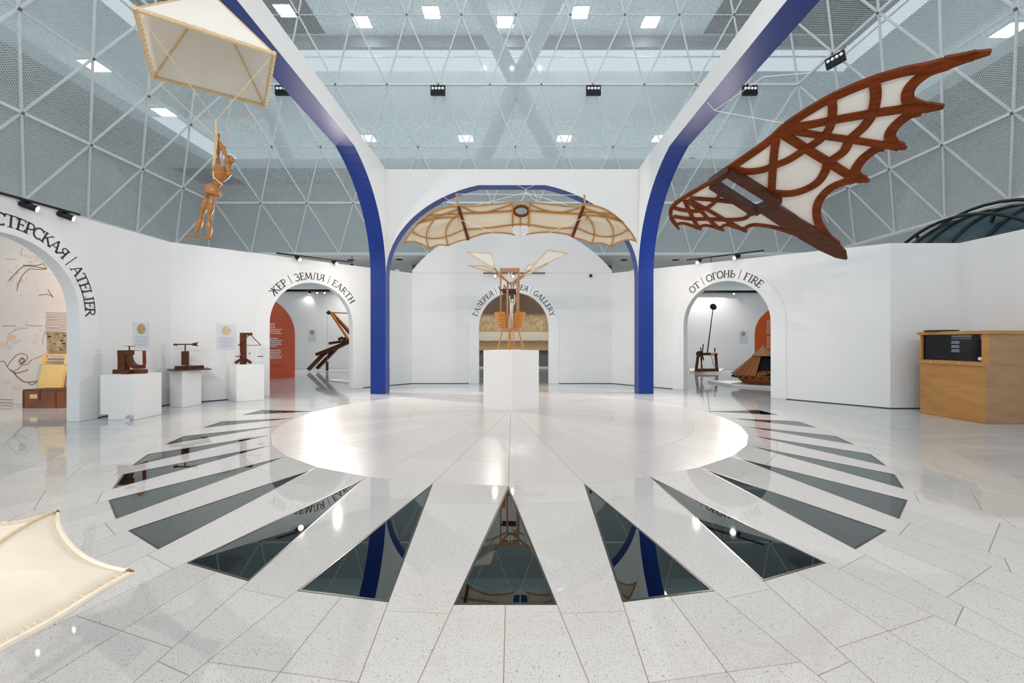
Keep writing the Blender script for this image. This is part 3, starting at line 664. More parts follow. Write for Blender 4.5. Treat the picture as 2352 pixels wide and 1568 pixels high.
for (hx, hy), (kx, ky), (ax, ay), (f0, f1, fy), dz in (((365, 1045), (303, 1245), (235, 1465), (120, 285, 1475), .04), ((420, 1045), (385, 1260), (385, 1500), (280, 435, 1515), -.04)):
    limb('thigh', cm(hx, hy, dz), cm(kx, ky, dz), .024, .031, .020); joint(cm(kx-3, ky+12, dz), .019)
    limb('shin', cm(kx-5, ky+25, dz), cm(ax, ay, dz), .021, .027, .012)
    m = MB().tube([cm(f0, fy+3, dz-.04), cm(f0+20, fy, dz-.03), cm((f0+f1)/2, fy, dz), cm(f1-15, fy+5, dz+.02), cm(f1, fy+8, dz+.02)], [.008, .016, .018, .016, .008], 10)
    for i, v in enumerate(m.v): m.v[i].z = cm(0, fy).z+(v.z-cm(0, fy).z)*.6
    m.build('foot', 'figure_wood', man, smooth=True)
# ================================================================ LARGE BAT WING hanging on the right
def c4(x, y): return (1500+x*.36224, 80+y*.36224)
FW = Frame(W(1690, 390, 5.0), W(2275, 120, 3.5), W(1940, 590, 5.7))
def hw(x, y): return FW.hit(*c4(x, y))
bw = thing('bat_wing', hw(1220, 1400), 'large reddish brown wooden bat wing with cream panels hanging on the right', 'flying machine')
if FW.n.z > 0: sgn = 1
else: sgn = -1
def hh(a): return a*sgn
def px2m(x, y): return (hw(x+10, y)-hw(x, y)).length/10.0
def wing_ribs(lst, mat, base):
    for ii, (pts, wd) in enumerate(lst):
        m = MB(); mid = pts[len(pts)//2]; w = wd*.36224*(hw(*mid)-V(0, 0, CH)).length/FPX*.90
        tp = None
        ribbon(m, FW, [hw(*p) for p in pts], w, hh(-.022-base-.0009*ii), hh(.012), k=5, taper=tp).build('rib', mat, bw)
R_OUT = [(485, 845), (755, 655), (850, 565), (1000, 465), (1150, 378), (1380, 278), (1580, 222), (1720, 195), (1900, 155), (1880, 185), (1740, 250), (1675, 315), (1625, 380), (1640, 415), (1720, 445), (1800, 455), (1700, 480), (1620, 520), (1550, 580), (1520, 630), (1545, 690), (1590, 712), (1500, 712), (1430, 725), (1350, 775), (1305, 840), (1310, 890), (1360, 920), (1240, 925), (1130, 965), (1060, 1035), (1040, 1110), (1060, 1190), (1120, 1275), (1185, 1335), (1070, 1260), (800, 1060), (700, 960)]
def fab(pts, nm='fabric_panel'):
    q = [FW.two(hw(*p)) for p in pts]; MB().prism([FW.three(p, hh(-.004)) for p in q], FW.n*hh(.008)).build(nm, 'canvas', bw)
fab(R_OUT)
L_OUT = [(370, 930), (180, 1040), (125, 1080), (112, 1115), (122, 1160), (150, 1195), (190, 1190), (240, 1203), (295, 1225), (320, 1205), (380, 1212), (430, 1228), (460, 1200), (520, 1213), (580, 1235), (600, 1210), (660, 1200), (760, 1212), (850, 1240), (915, 1258), (700, 1100), (640, 1100)]
fab(L_OUT)
wing_ribs([
 ([(485, 845), (640, 740), (755, 655), (850, 570), (1000, 472), (1150, 388), (1380, 292), (1580, 232), (1720, 205), (1900, 160), (2040, 127)], 44),
 ([(1880, 182), (1760, 222), (1680, 275), (1627, 330), (1612, 380), (1625, 420), (1700, 452), (1760, 458)], 48),
 ([(1700, 478), (1620, 503), (1545, 560), (1507, 610), (1502, 650), (1530, 690), (1570, 708)], 46),
 ([(1470, 706), (1420, 715), (1340, 770), (1292, 830), (1282, 870), (1305, 900), (1335, 915)], 44),
 ([(1280, 912), (1220, 925), (1130, 962), (1062, 1030), (1037, 1100), (1050, 1190), (1105, 1275), (1165, 1325)], 40),
 ([(840, 587), (1000, 562), (1140, 535), (1400, 490), (1640, 458), (1730, 456)], 42),
 ([(840, 598), (1050, 630), (1260, 660), (1480, 694), (1550, 706)], 34),
 ([(820, 622), (970, 715), (1110, 800), (1260, 893), (1320, 912)], 42),
 ([(782, 640), (768, 740), (758, 860), (752, 985)], 40),
 ([(1400, 285), (1411, 360), (1405, 430), (1380, 510), (1330, 580), (1250, 655), (1205, 735), (1110, 805), (1090, 860), (1040, 930), (950, 980), (860, 1000), (765, 996)], 42),
 ([(1128, 395), (1138, 460), (1130, 540), (1110, 600), (1055, 660), (970, 715), (860, 785), (770, 822), (690, 850), (600, 860), (515, 845)], 38)], 'red_wood', 0)
def tip(a, b, c, w):        # pointed end past the cloth
    m = MB(); wd = w*.36224*(hw(*b)-V(0, 0, CH)).length/FPX
    ribbon(m, FW, [hw(*a), hw(*b), hw(*c)], wd, hh(-.0205), hh(.011), taper=(1, .3)).build('wing_tip', 'red_wood', bw)
tip((1840, 182), (1990, 140), (2140, 105), 62); tip((1660, 460), (1760, 457), (1842, 451), 58); tip((1500, 690), (1560, 705), (1604, 714), 44); tip((1280, 900), (1320, 912), (1368, 923), 46)
wing_ribs([
 ([(375, 925), (270, 985), (180, 1040), (130, 1078), (112, 1112), (118, 1160), (145, 1200)], 22),
 ([(150, 1195), (190, 1190), (240, 1203), (285, 1222)], 16), ([(295, 1215), (325, 1203), (380, 1211), (428, 1228)], 16), ([(428, 1220), (460, 1200), (520, 1213), (575, 1233)], 16),
 ([(580, 1228), (605, 1207), (660, 1199), (760, 1213), (850, 1240), (915, 1262)], 20),
 ([(200, 1045), (230, 1110), (265, 1180), (295, 1225)], 20), ([(215, 1045), (300, 1110), (380, 1190), (435, 1230)], 17), ([(225, 1040), (340, 1100), (480, 1180), (580, 1235)], 18),
 ([(235, 1028), (380, 1040), (545, 1058)], 22), ([(420, 960), (424, 1000), (380, 1065), (300, 1108), (210, 1108), (128, 1090)], 20),
 ([(612, 1105), (610, 1135), (570, 1160), (480, 1166), (350, 1162), (240, 1160), (132, 1145)], 20)], 'red_wood', 0)
for a, b, c, w in (((130, 1180), (148, 1205), (165, 1230), 22), ((280, 1210), (295, 1222), (306, 1234), 18), ((418, 1218), (436, 1230), (450, 1239), 18), ((560, 1222), (580, 1235), (592, 1246), 24)): tip(a, b, c, w)
def beam(nm, a, b, w, mat, h0=-.09, h1=.02, taper=None):
    m = MB(); wd = w*.36224*((hw(*a)+hw(*b))/2-V(0, 0, CH)).length/FPX
    ribbon(m, FW, [hw(*a), hw(*b)], wd, hh(h0), hh(h1), taper=taper).build(nm, mat, bw)
beam('frame_beam', (478, 848), (795, 1045), 44, 'dark_wood'); beam('frame_beam', (375, 930), (648, 1105), 38, 'dark_wood'); beam('frame_beam', (490, 842), (365, 930), 34, 'dark_wood', -.08); beam('frame_beam', (640, 1108), (800, 1030), 36, 'dark_wood', -.08)
m = MB(); sp = [(715, 1085), (850, 1170), (1000, 1262), (1110, 1330), (1190, 1385), (1225, 1410)]
q = [FW.two(hw(*p)) for p in sp]; L, R = [], []
for i, wd in enumerate((80, 88, 92, 84, 52, 10)):
    t = (q[min(i+1, 5)]-q[max(i-1, 0)]).normalized(); a = Vector((-t[1], t[0])); w = wd*.5*.36224*(hw(*sp[i])-V(0, 0, CH)).length/FPX; L.append(q[i]+a*w); R.append(q[i]-a*w)
m.prism([FW.three(p, hh(-.035)) for p in L+R[::-1]], FW.n*hh(.045)).build('tail_spar', 'tail_wood', bw)
for a, b in (((390, 480), (830, 560)), ((345, 430), (390, 480)), ((390, 480), (700, 265)), ((700, 265), (1000, 240)), ((1060, 1100), (1110, 1190))):
    pa, pb = FW.hit(*c4(*a)), FW.hit(*c4(*b)); MB().tube([pa, pb], .003, 5).build('hanging_wire', 'white_cord', bw)

# ================================================================ GLIDER under the back arch
def c7(x, y): return (880+x*.26361, 380+y*.26361)
FG = Frame(W(1196, 470, 6.7), W(1296, 470, 6.7), W(1196, 560, 7.5))
def hg(x, y): return FG.hit(*c7(x, y))
def g2(p): return FG.two(hg(*p))
sg = -1 if FG.n.z > 0 else 1           # towards the viewer below
gl = thing('wing_glider', hg(1195, 612), 'honey wood glider with cream cloth wings hanging under the back arch', 'flying machine')
def mirror(pts): return [(2386-x, y-16) for x, y in pts]
def gfab(pts): 
    q = [FG.three(g2(p), sg*-.004) for p in pts]; MB().prism(q, FG.n*.004).build('wing_cloth', 'fabric', gl)
LO = [(180, 680), (210, 620), (270, 540), (350, 460), (450, 395), (560, 360), (655, 350), (740, 640), (650, 660), (565, 698), (490, 690), (400, 722), (330, 680), (250, 662)]
gfab(LO); gfab(mirror(LO))
gfab([(660, 352), (800, 350), (950, 335), (1125, 318), (1128, 520), (1128, 598), (1090, 590), (960, 582), (850, 600), (742, 638)])
gfab([(1728, 352), (1600, 350), (1450, 335), (1280, 318), (1272, 520), (1268, 595), (1310, 588), (1440, 578), (1560, 590), (1648, 610)])
gfab([(1132, 430), (1272, 430), (1268, 520), (1132, 520)])
def grib(pts, wd, mat='honey_wood', nm='spar', h=.014):
    m = MB(); w = wd*.26361*7.1/FPX; ribbon(m, FG, [hg(*p) for p in pts], w, sg*.0, sg*h, k=4).build(nm, mat, gl)
both = [([(182, 678), (212, 618), (275, 538), (355, 458), (455, 394), (565, 360), (655, 352)], 13), ([(655, 380), (480, 440), (310, 497)], 14), ([(655, 450), (500, 455), (300, 500)], 11), ([(655, 430), (592, 480), (553, 550), (547, 620), (566, 695)], 11),
        ([(440, 478), (390, 550), (378, 640), (400, 722)], 10), ([(245, 570), (330, 615), (440, 635), (560, 615), (705, 555)], 9), ([(640, 420), (520, 425), (400, 440), (290, 510)], 8),
        ([(185, 672), (250, 660), (330, 680), (400, 720)], 7), ([(400, 720), (490, 690), (566, 696)], 7), ([(566, 696), (650, 660), (740, 638)], 7)]
for pts, w in both: grib(pts, w); grib(mirror(pts), w)
for pts, w in (([(658, 352), (800, 350), (950, 335), (1125, 318), (1280, 318), (1450, 335), (1600, 350), (1740, 354)], 10), ([(690, 415), (900, 408), (1125, 393)], 17), ([(1280, 393), (1500, 408), (1715, 420)], 17),
               ([(735, 555), (930, 540), (1125, 515), (1275, 515), (1480, 545), (1662, 540)], 12), ([(742, 636), (850, 598), (960, 582), (1090, 590), (1150, 603)], 9), ([(1240, 600), (1310, 588), (1440, 578), (1560, 590), (1648, 608)], 9),
               ([(690, 360), (790, 400), (900, 402), (1120, 340)], 10), ([(1285, 340), (1400, 385), (1550, 405), (1710, 370)], 10)): grib(pts, w)
for a, b, w, mt in (((658, 352), (742, 640), 22, 'red_wood'), ((1746, 352), (1650, 612), 22, 'red_wood'), ((1130, 318), (1128, 522), 13, 'honey_wood'), ((1278, 318), (1266, 522), 13, 'honey_wood'), ((1197, 432), (1195, 520), 10, 'honey_wood')): grib([a, b], w, mt, 'cross_bar', .03)
grib([(1203+62*math.cos(2*PI*i/16), 390+42*math.sin(2*PI*i/16)) for i in range(17)], 16, 'red_wood', 'oval_ring', .03)
grib([(1125, 530), (1135, 575), (1165, 600), (1195, 612), (1230, 600), (1258, 575), (1265, 530)], 9, 'white_cord', 'white_yoke', .02); grib([(1194, 525), (1195, 610)], 12, 'white_cord', 'white_yoke', .02)
for pts in (LO, mirror(LO)):
    z = MB(); x0 = min(p[0] for p in pts); 
    for i in range(18):
        f = i/18; sx = 1 if pts is LO else -1; xx = 250+f*430; yt = 500-90*f+10*math.sin(i); yb = 650+20*math.sin(i*1.3)-(20*f)
        a, b, c = (xx, yt+60), (xx+8, yb), (xx+17, yt+60)
        if sx < 0: a, b, c = [(2386-p[0], p[1]-16) for p in (a, b, c)]
        z.tube([hg(*a)+FG.n*sg*.004, hg(*b)+FG.n*sg*.004, hg(*c)+FG.n*sg*.004], .0013, 4)
    z.build('lacing', 'tan_wood', gl)
for x0, x1, y0, y1 in ((720, 1110, 345, 395), (1290, 1690, 345, 395), (760, 1120, 545, 590), (1280, 1640, 545, 590)):
    z = MB()
    for i in range(14):
        a, b, c = (x0+(x1-x0)*i/14, y0), (x0+(x1-x0)*(i+.5)/14, y1), (x0+(x1-x0)*(i+1)/14, y0); z.tube([hg(*p)+FG.n*sg*.004 for p in (a, b, c)], .002, 4)
    z.build('lacing', 'white_cord', gl)
def upg(x, y, dy): return W(*c7(x, y), 6.85+dy)
MB().tube([upg(640, 245, 0), upg(657, 480, 0)], [.016, .011], 8).build('mast', 'tan_wood', gl, smooth=True); MB().tube([upg(1752, 255, 0), upg(1772, 480, 0)], [.016, .011], 8).build('mast', 'tan_wood', gl, smooth=True)
for a, b in (((640, 248), (1752, 258)), ((1243, 235), (810, 345)), ((1243, 235), (1610, 348)), ((1243, 235), (1200, 315)), ((1243, 235), (1345, 320)), ((640, 460), (960, 585)), ((1772, 440), (1450, 585)), ((1243, 205), (1243, 238)), ((1243, 205), (1140, 158)), ((1243, 205), (1345, 158)), ((640, 350), (190, 40)), ((1765, 350), (2070, 110))):
    k = 0 if b[1] > 200 else 3.1
    MB().tube([upg(*a, 0), upg(*b, k)], .0045 if k == 0 else .003, 5).build('cord', 'white_cord', gl)

# ================================================================ CENTRE PEDESTAL and the flying machine model with basket
YP = 7.94; ZP = 1.043
pd = .47
sq = [V(0, YP-pd, 0), V(.49, YP, 0), V(0, YP+pd, 0), V(-.52, YP, 0)]
MB().prism([p+V(.0, 0, 0) for p in sq], (0, 0, ZP)).build('display_pedestal', 'pedestal_white', label='tall white pedestal set cornerwise at the middle of the hall', cat='pedestal', group='white pedestals')
def c9(x, y, dy=0.0): return W(1060+x*.16582, 560+y*.16582, YP+dy)
K9 = .16582*YP/FPX
fm = thing('flying_machine_model', V(-.03, YP, ZP), 'wooden flying machine model with split basket, ladder and four flapping wings', 'model')
BC = c9(672, 1170).copy(); BC.y = YP
zb, zt = c9(0, 1172).z, c9(0, 950).z; rb_, rt_ = 165*K9, 217*K9
for a0, a1 in ((-255, -108), (-72, 75)):
    n = 9
    for i in range(n):
        b0 = math.radians(a0+(a1-a0)*(i+.03)/n); b1 = math.radians(a0+(a1-a0)*(i+.97)/n)
        MB().lathe(V(BC.x, YP, 0), [(rb_, zb), ((rb_+rt_)/2, (zb+zt)/2), (rt_, zt), (rt_-.018, zt), (rb_-.018, zb), (rb_, zb)], 3, b0, b1).build('stave', 'orange_wood', fm)
    for f in (.12, .3, .48, .66, .84):
        r = rb_+(rt_-rb_)*f; MB().lathe(V(BC.x, YP, zb+(zt-zb)*f), [(r+.004, -.006), (r+.004, .006), (r-.004, .006)], 14, math.radians(a0), math.radians(a1)).build('basket_band', 'honey_wood', fm)
MB().lathe(V(BC.x, YP, c9(0, 1205).z), [(.001, 0), (rb_+.01, 0), (rb_+.01, 35*K9), (.001, 35*K9)], 28).build('floor_disc', 'tan_wood', fm)
def b9(nm, a, b, w, mat='tan_wood', dy=0.0, dy2=None): MB().bar(c9(*a, dy), c9(*b, dy if dy2 is None else dy2), w*K9, w*K9, up=(0, 1, 0)).build(nm, mat, fm)
for a, b, dy, dy2 in (((565, 1205), (498, 1462), -.16, -.25), ((790, 1205), (862, 1462), -.16, -.25), ((672, 1205), (672, 1462), .18, .30)): b9('leg', a, b, 22, 'honey_wood', dy, dy2)
b9('mast', (543, 335), (543, 1170), 22, dy=.10); b9('mast', (792, 335), (792, 1170), 24, dy=.10); b9('mast', (635, 520), (635, 1170), 26, dy=-.12); b9('mast', (775, 490), (775, 1170), 30, dy=-.12)
MB().bar(c9(555, 368, .1), c9(780, 368, .1), .05, 60*K9).build('top_beam', 'tan_wood', fm)
MB().tube([c9(565, 655), c9(755, 655)], 34*K9, 16).build('winding_drum', 'brown_wood', fm, smooth=True)
MB().tube([c9(655, 400), c9(655, 560)], 9*K9, 8).build('dowel', 'white_cord', fm); MB().tube([c9(697, 400), c9(705, 620)], 9*K9, 8).build('dowel', 'white_cord', fm)
b9('cross_piece', (640, 540), (775, 540), 26, dy=-.12); b9('cross_piece', (543, 640), (635, 640), 22, 'brown_wood', dy=.0)
def wing9(q, root, dy, hub):
    P = [c9(x, y, dy+.25*(i in (1, 2))*(1 if dy < 0 else -1)*.3) for i, (x, y) in enumerate(q)]; n = (P[1]-P[0]).cross(P[-1]-P[0]).normalized()
    w = MB().prism(P, n*.006).build('wing_cloth', 'canvas', fm)
    for i in range(len(P)): MB().bar(P[i], P[(i+1) % len(P)], 13*K9, 11*K9, up=n).build('wing_frame', 'pale_wood', w)
    MB().bar(c9(*hub, dy*.4), c9(*root, dy), 20*K9, 20*K9).build('wing_arm', 'tan_wood', fm)
wing9([(80, 112), (400, 132), (470, 345), (430, 335)], (450, 340), -.22, (645, 530)); wing9([(85, 298), (340, 308), (440, 385), (400, 390)], (420, 385), .22, (640, 520))
wing9([(1195, 85), (1475, 130), (1000, 345), (930, 370)], (950, 362), -.22, (712, 530)); wing9([(925, 290), (1010, 285), (1200, 272), (840, 470)], (860, 455), .22, (720, 540))
for x in (648, 730): b9('ladder_rail', (x, 1178), (x, 1466), 11, 'orange_wood', -.24, -.30)
for i in range(8):
    f = (i+.5)/8; y = 1178+297*f; b9('rung', (648, y), (730, y), 9, 'orange_wood', -.24-.06*f)
fig = thing('model_figure', c9(690, 1165, -.1), 'small pale wooden figure standing in the model basket with raised arms', 'mannequin')
def l9(nm, pts, rs): MB().tube([c9(x, y, -.1) for x, y in pts], [r*K9 for r in rs], 10).build(nm, 'figure_white', fig, smooth=True)
l9('leg', [(676, 1165), (678, 1060), (682, 960)], [9, 11, 16]); l9('leg', [(722, 1115), (708, 1050), (704, 960)], [8, 11, 16])
l9('torso', [(692, 985), (690, 940), (692, 880), (700, 830), (702, 812)], [16, 22, 26, 28, 12]); MB().ball(c9(705, 785, -.1), 19*K9, 12, (1, 1, 1.25)).build('head', 'figure_white', fig, smooth=True)
l9('arm', [(678, 835), (672, 775), (662, 715)], [9, 8, 6]); l9('arm', [(728, 840), (740, 775), (735, 705)], [10, 9, 7]); l9('foot', [(670, 1165), (700, 1165)], [8, 7]); l9('foot', [(712, 1118), (735, 1118)], [8, 6])
# ================================================================ LEFT WALL: pedestals, instruments, posters
def box3(nm, x0, x1, y0, y1, z0, z1, mat, par_, **k): return MB().bbox(x0, x1, y0, y1, z0, z1).build(nm, mat, par_, **k)
x0, x1, y0, y1, h = -6.307, -5.787, 6.67, 7.19, .69
MB().prism([(x0, y0, .085), (x0+.12, y0, .085), (x0+.12, y0, 0), (x1, y0, 0), (x1, y0, h), (x0, y0, h)], (0, y1-y0, 0)).build('display_pedestal', 'pedestal_white', label='wide white pedestal with a notched lower corner nearest the atelier doorway', cat='pedestal', group='white pedestals')
MB().prism([(-5.975, 7.89, 0), (-5.91, 8.28, 0), (-6.285, 8.46, 0), (-6.35, 8.08, 0)], (0, 0, .672)).build('display_pedestal', 'pedestal_white', label='narrow white pedestal under the dark square board', cat='pedestal', group='white pedestals')
MB().prism([(-5.473, 8.65, 0), (-5.11, 8.98, 0), (-5.44, 9.30, 0), (-5.83, 8.95, 0)], (0, 0, .733)).build('display_pedestal', 'pedestal_white', label='white pedestal carrying the wooden balance beside the earth doorway', cat='pedestal', group='white pedestals')
t = thing('label_card', G(290, 966), 'small tilted white card on the floor before the notched pedestal', 'card')
fr0, fr1 = G(282, 966), G(297, 966)
MB().prism([fr0, fr1, fr1+V(.018, .05, .085), fr0+V(.018, .05, .085)], (0, .004, .002)).build('card', 'paper', t)
MB().prism([fr0+V(.022, .011, .028), fr1+V(-.008, .011, .028), fr1+V(.003, .042, .076), fr0+V(.033, .042, .076)], (0, -.0015, -.0005)).build('print', 'grey_ink', t)
# crop of the instruments: 420 px wide -> 2352
def ci(x, y, Y): return W(220+x*.17857, 730+y*.17857, Y)
def ki(Y): return .17857*Y/FPX
Y1 = 6.93
in1 = thing('wooden_instrument', ci(440, 700, Y1), 'reddish wooden instrument with curved quadrant on the notched pedestal', 'instrument')
zb = .69
def P1(x, y, dy=0.0): p = ci(x, y, Y1+dy); p.z = zb+(698-y)*ki(Y1); return p
def bx1(nm, a, b, d, par_, mat='brown_wood', Pf=P1):   # screen rectangle as a block of depth d
    p, q = Pf(*a), Pf(*b); MB().bbox(min(p.x, q.x), max(p.x, q.x), p.y-d/2, p.y+d/2, min(p.z, q.z), max(p.z, q.z)).build(nm, mat, par_)
bx1('base_beam', (248, 645), (640, 698), .09, in1); MB().bbox(P1(430, 0).x, P1(510, 0).x, Y1-.14, Y1+.14, zb, zb+.055).build('base_cross', 'brown_wood', in1)
bx1('post', (315, 455), (405, 645), .10, in1); bx1('post_head', (315, 398), (460, 458), .11, in1)
arcp = [P1(425, 440), P1(428, 490), P1(445, 545), P1(480, 590), P1(530, 612), P1(615, 610)]
fq = Frame(P1(0, 0), P1(100, 0), P1(0, -100)); ribbon(MB(), fq, arcp, 52*ki(Y1), -.04, .04).build('curved_quadrant', 'brown_wood', in1) if False else None
m = MB(); ribbon(m, fq, arcp, 52*ki(Y1), -.04, .04); m.build('curved_quadrant', 'brown_wood', in1)
MB().bar(P1(460, 398), P1(635, 406), .012, .006).build('arm', 'brown_wood', in1); MB().bar(P1(622, 404), P1(627, 588), .028, .035).build('hanging_bar', 'red_wood', in1)
MB().tube([P1(432, 398), P1(432, 350)], .010, 10).build('spindle', 'red_wood', in1, smooth=True); MB().lathe(P1(440, 350), [(.001, 0), (.072, .002), (.072, .008), (.001, .011)], 20).build('dial_disc', 'red_wood', in1)
Y2 = 8.17; zb2 = .672
in2 = thing('arrow_instrument', V(-6.10, Y2, zb2), 'dark wooden arrow vane turning on a post above a square board', 'instrument')
def P2(x, y, dy=0.0): p = ci(x, y, Y2+dy); p.z = zb2+.012+(655-y)*ki(Y2); return p
c2 = V(-6.055, Y2, zb2); R = Matrix.Rotation(math.radians(42), 3, 'Z')
MB().box(c2+V(0, 0, .007), (.62, .62, .014), R=R).build('board', 'dark_wood', in2)
for r in (0, PI/2): MB().box(c2+V(0, 0, .014+.03), (.44, .09, .06), rz=r+math.radians(42)).build('base_beam', 'dark_wood', in2)
px = P2(1150, 0).x
MB().box((px, Y2, (P2(0, 600).z+P2(0, 432).z)/2), (.085, .085, P2(0, 432).z-P2(0, 612).z)).build('post', 'brown_wood', in2)
MB().tube([V(px, Y2, P2(0, 432).z), V(px, Y2, P2(0, 342).z)], .011, 10).build('spindle', 'brown_wood', in2, smooth=True)
MB().tube([P2(1010, 340), P2(1300, 337)], .011, 10).build('arrow_shaft', 'dark_wood', in2, smooth=True); MB().lathe(P2(1027, 341)+V(0, 0, -.02), [(.001, 0), (.034, .004), (.034, .036), (.001, .04)], 16).build('arrow_ball', 'dark_wood', in2)
MB().prism([P2(1240, 325), P2(1325, 308), P2(1285, 337), P2(1322, 364), P2(1240, 352)], (0, .012, 0)).build('arrow_tail', 'dark_wood', in2)
Y3 = 8.97; zb3 = .733
in3 = thing('wooden_balance', V(-5.47, Y3, zb3), 'wooden balance with triangular beam and hanging pans on the pedestal', 'instrument')
def P3(x, y, dy=0.0): p = ci(x, y, Y3+dy); p.z = zb3+(590-y)*ki(Y3); return p
bx1('post', (1868, 188), (1925, 590), .08, in3, 'brown_wood', P3); bx1('top_arm', (1866, 186), (2005, 222), .06, in3, 'brown_wood', P3)
for a, b, dy in (((1795, 574), (1880, 522), 0), ((1998, 572), (1915, 522), 0)): MB().bar(P3(*a), P3(*b), .035, .05).build('brace', 'brown_wood', in3)
MB().bar(P3(1897, 565, -.12), P3(1897, 530, -.03), .035, .04).build('brace', 'brown_wood', in3)
tri = [P3(1985, 208, -.06), P3(1832, 350, -.06), P3(2120, 345, -.06)]
for i in range(3): MB().bar(tri[i], tri[(i+1) % 3], .012, .012, up=(0, 1, 0)).build('beam', 'red_wood', in3)
for x, top in ((1832, tri[1]), (2116, tri[2])):
    c = P3(x, 488, -.06); MB().lathe(c, [(.001, -.012), (.04, -.010), (.066, .004), (.060, .006), (.001, 0)], 20).build('pan', 'dark_wood', in3, smooth=True)
    for s in (-1, 1): MB().tube([top, c+V(s*.06, 0, .004)], .0015, 4).build('string', 'white_cord', in3)
MB().lathe(P3(1980, 462, -.06), [(.001, 0), (.012, .01), (.008, .028), (.001, .04)], 12).build('plumb_bob', 'brown_wood', in3, smooth=True); MB().tube([tri[0], P3(1980, 440, -.06)], .001, 4).build('string', 'white_cord', in3)
def poster(w, px0, px1, py0, py1, disc, label, dmat='disc_ochre', lines=((.55, .9), (.62, .8), (.70, .9), (.76, .7), (.84, .85), (.9, .6)), notch=False, off=0.004):
    (u0, z1) = w.hit(px0, py0); (u1, _) = w.hit(px1, py0); (_, z0) = w.hit((px0+px1)/2, py1); z1 = w.hit((px0+px1)/2, py0)[1]
    if u0 > u1: u0, u1 = u1, u0
    t = thing('wall_poster', w.P((u0+u1)/2, z0, -off), label, 'poster', 'exhibit posters'); wd, hg_ = u1-u0, z1-z0
    MB().prism([w.P(u0, z0, -off), w.P(u1, z0, -off), w.P(u1, z1, -off), w.P(u0, z1, -off)], w.n*(off-.0005)).build('sheet', 'paper', t)
    dc = ((u0+u1)/2, z0+hg_*.74); rr = wd*disc
    MB().prism([w.P(dc[0]+rr*math.cos(2*PI*i/28), dc[1]+rr*math.sin(2*PI*i/28), -off-.0012) for i in range(28)], w.n*.001).build('picture', dmat, t)
    m = MB()
    for f, l in lines:
        zc_ = z1-hg_*f; m.prism([w.P((u0+u1)/2-wd*l*.46, zc_, -off-.0012), w.P((u0+u1)/2+wd*l*.46, zc_, -off-.0012), w.P((u0+u1)/2+wd*l*.46, zc_+hg_*.014, -off-.0012), w.P((u0+u1)/2-wd*l*.46, zc_+hg_*.014, -off-.0012)], w.n*.001)
    m.build('print', 'grey_ink', t)
poster(WA, 305, 342, 740, 800, .27, 'pale poster with ochre disc above the curved quadrant instrument')
poster(WE, 497, 541, 744, 802, .26, 'pale poster with beige disc left of the wooden balance', 'disc_beige')
WE2 = Wall((-15, 19.2), (-3.4, 19.2)); WF2 = Wall((4.5, 18.75), (17, 18.75))
poster(WE2, 707, 727, 756, 784, .28, 'small pale poster with grey disc on the earth room wall', 'disc_olive', off=.01)
poster(WF2, 1697, 1717, 759, 787, .27, 'small pale poster with olive disc on the fire room wall', 'disc_olive', off=.01)

# ================================================================ EARTH ROOM
def gothic(P, half, spring, top, n=10):       # pointed arch outline in local (s, z)
    k = (half**2+(top-spring)**2)/(2*half)    # radius with centre on the spring line
    pts = []
    am_ = math.asin(min(1, (top-spring)/k))
    for i in range(n+1):
        a = am_*i/n; pts.append((half-k+k*math.cos(a), spring+k*math.sin(a)))
    return [(half, 0)]+pts+[(-x, z) for x, z in pts[::-1][1:]]+[(-half, 0)]
def text_panel(name, e, dirv, half, spring, top, mat, label, inkmat, s0, s1, z0, rows, side):
    d = Vector(dirv).normalized(); n = d.cross(V(0, 0, 1)); n = n if n.y < 0 else -n
    c = Vector(e)+d*half*side
    t = thing(name, c, label, 'text panel')
    P = lambda s, z, h=0: c+d*s+V(0, 0, z)+n*h
    MB().prism([P(s, z) for s, z in gothic(None, half, spring, top)], -n*.06).build('panel', mat, t)
    m = MB(); rnd = random.Random(3)
    for z, l in rows:
        x = s0
        while x < s0+(s1-s0)*l:
            wl = rnd.uniform(.04, .11); b = min(x+wl, s0+(s1-s0)*l)
            m.prism([P(x, z, .001), P(b, z, .001), P(b, z+.030, .001), P(x, z+.030, .001)], n*.002); x = b+.016
    m.build('print', inkmat, t); return t, P
rows = [(1.92, .16)]+[(1.76-.062*i, l) for i, l in enumerate((.70, .68, .72, .96, .92, .98))]+[(1.28-.062*i, l) for i, l in enumerate((.84, 1.0, .95, .98, .78))]+[(.90-.062*i, l) for i, l in enumerate((.93, .97, .88, .97, .96))]
rE = G(677.5, 866); 
t, P = text_panel('text_panel', rE, (.58, .81, 0), .70, 1.42, 2.52, 'red_panel', 'brick red pointed arch panel with white text inside the earth room', 'white_ink', -.52, .28, 0, rows, -1)
m = MB()
for z, l in ((.42, .5), (.37, .42)): m.prism([P(-.15, z, .001), P(-.15+l, z, .001), P(-.15+l, z+.02, .001), P(-.15, z+.02, .001)], V(0, -.002, 0))
m.build('faint_print', 'faded_red', t)
YE = 17.5
def ce(x, y, dy=0.0): return W(620+x*.16583, 640+y*.16583, YE+dy)
ke = .16583*YE/FPX
mc = thing('beam_machine', V(ce(900, 0).x, YE, 0), 'dark wooden machine of crossing beams with orange arms inside the earth room', 'machine')
def be(nm, a, b, w, mat, dy=0.0, dy2=None):
    p, q = ce(*a, dy), ce(*b, dy if dy2 is None else dy2); MB().bar(p, q, w*ke, w*ke, up=(0, 1, 0)).build(nm, mat, mc)
zf = lambda p: p
be('leg', (530, 1262), (745, 1040), 44, 'dark_wood', -.2, .1); be('leg', (745, 1040), (1090, 880), 44, 'dark_wood', .1, .1)
be('leg', (655, 1240), (930, 955), 44, 'dark_wood', .25, .25); be('leg', (930, 955), (1150, 850), 44, 'dark_wood', .25, .25)
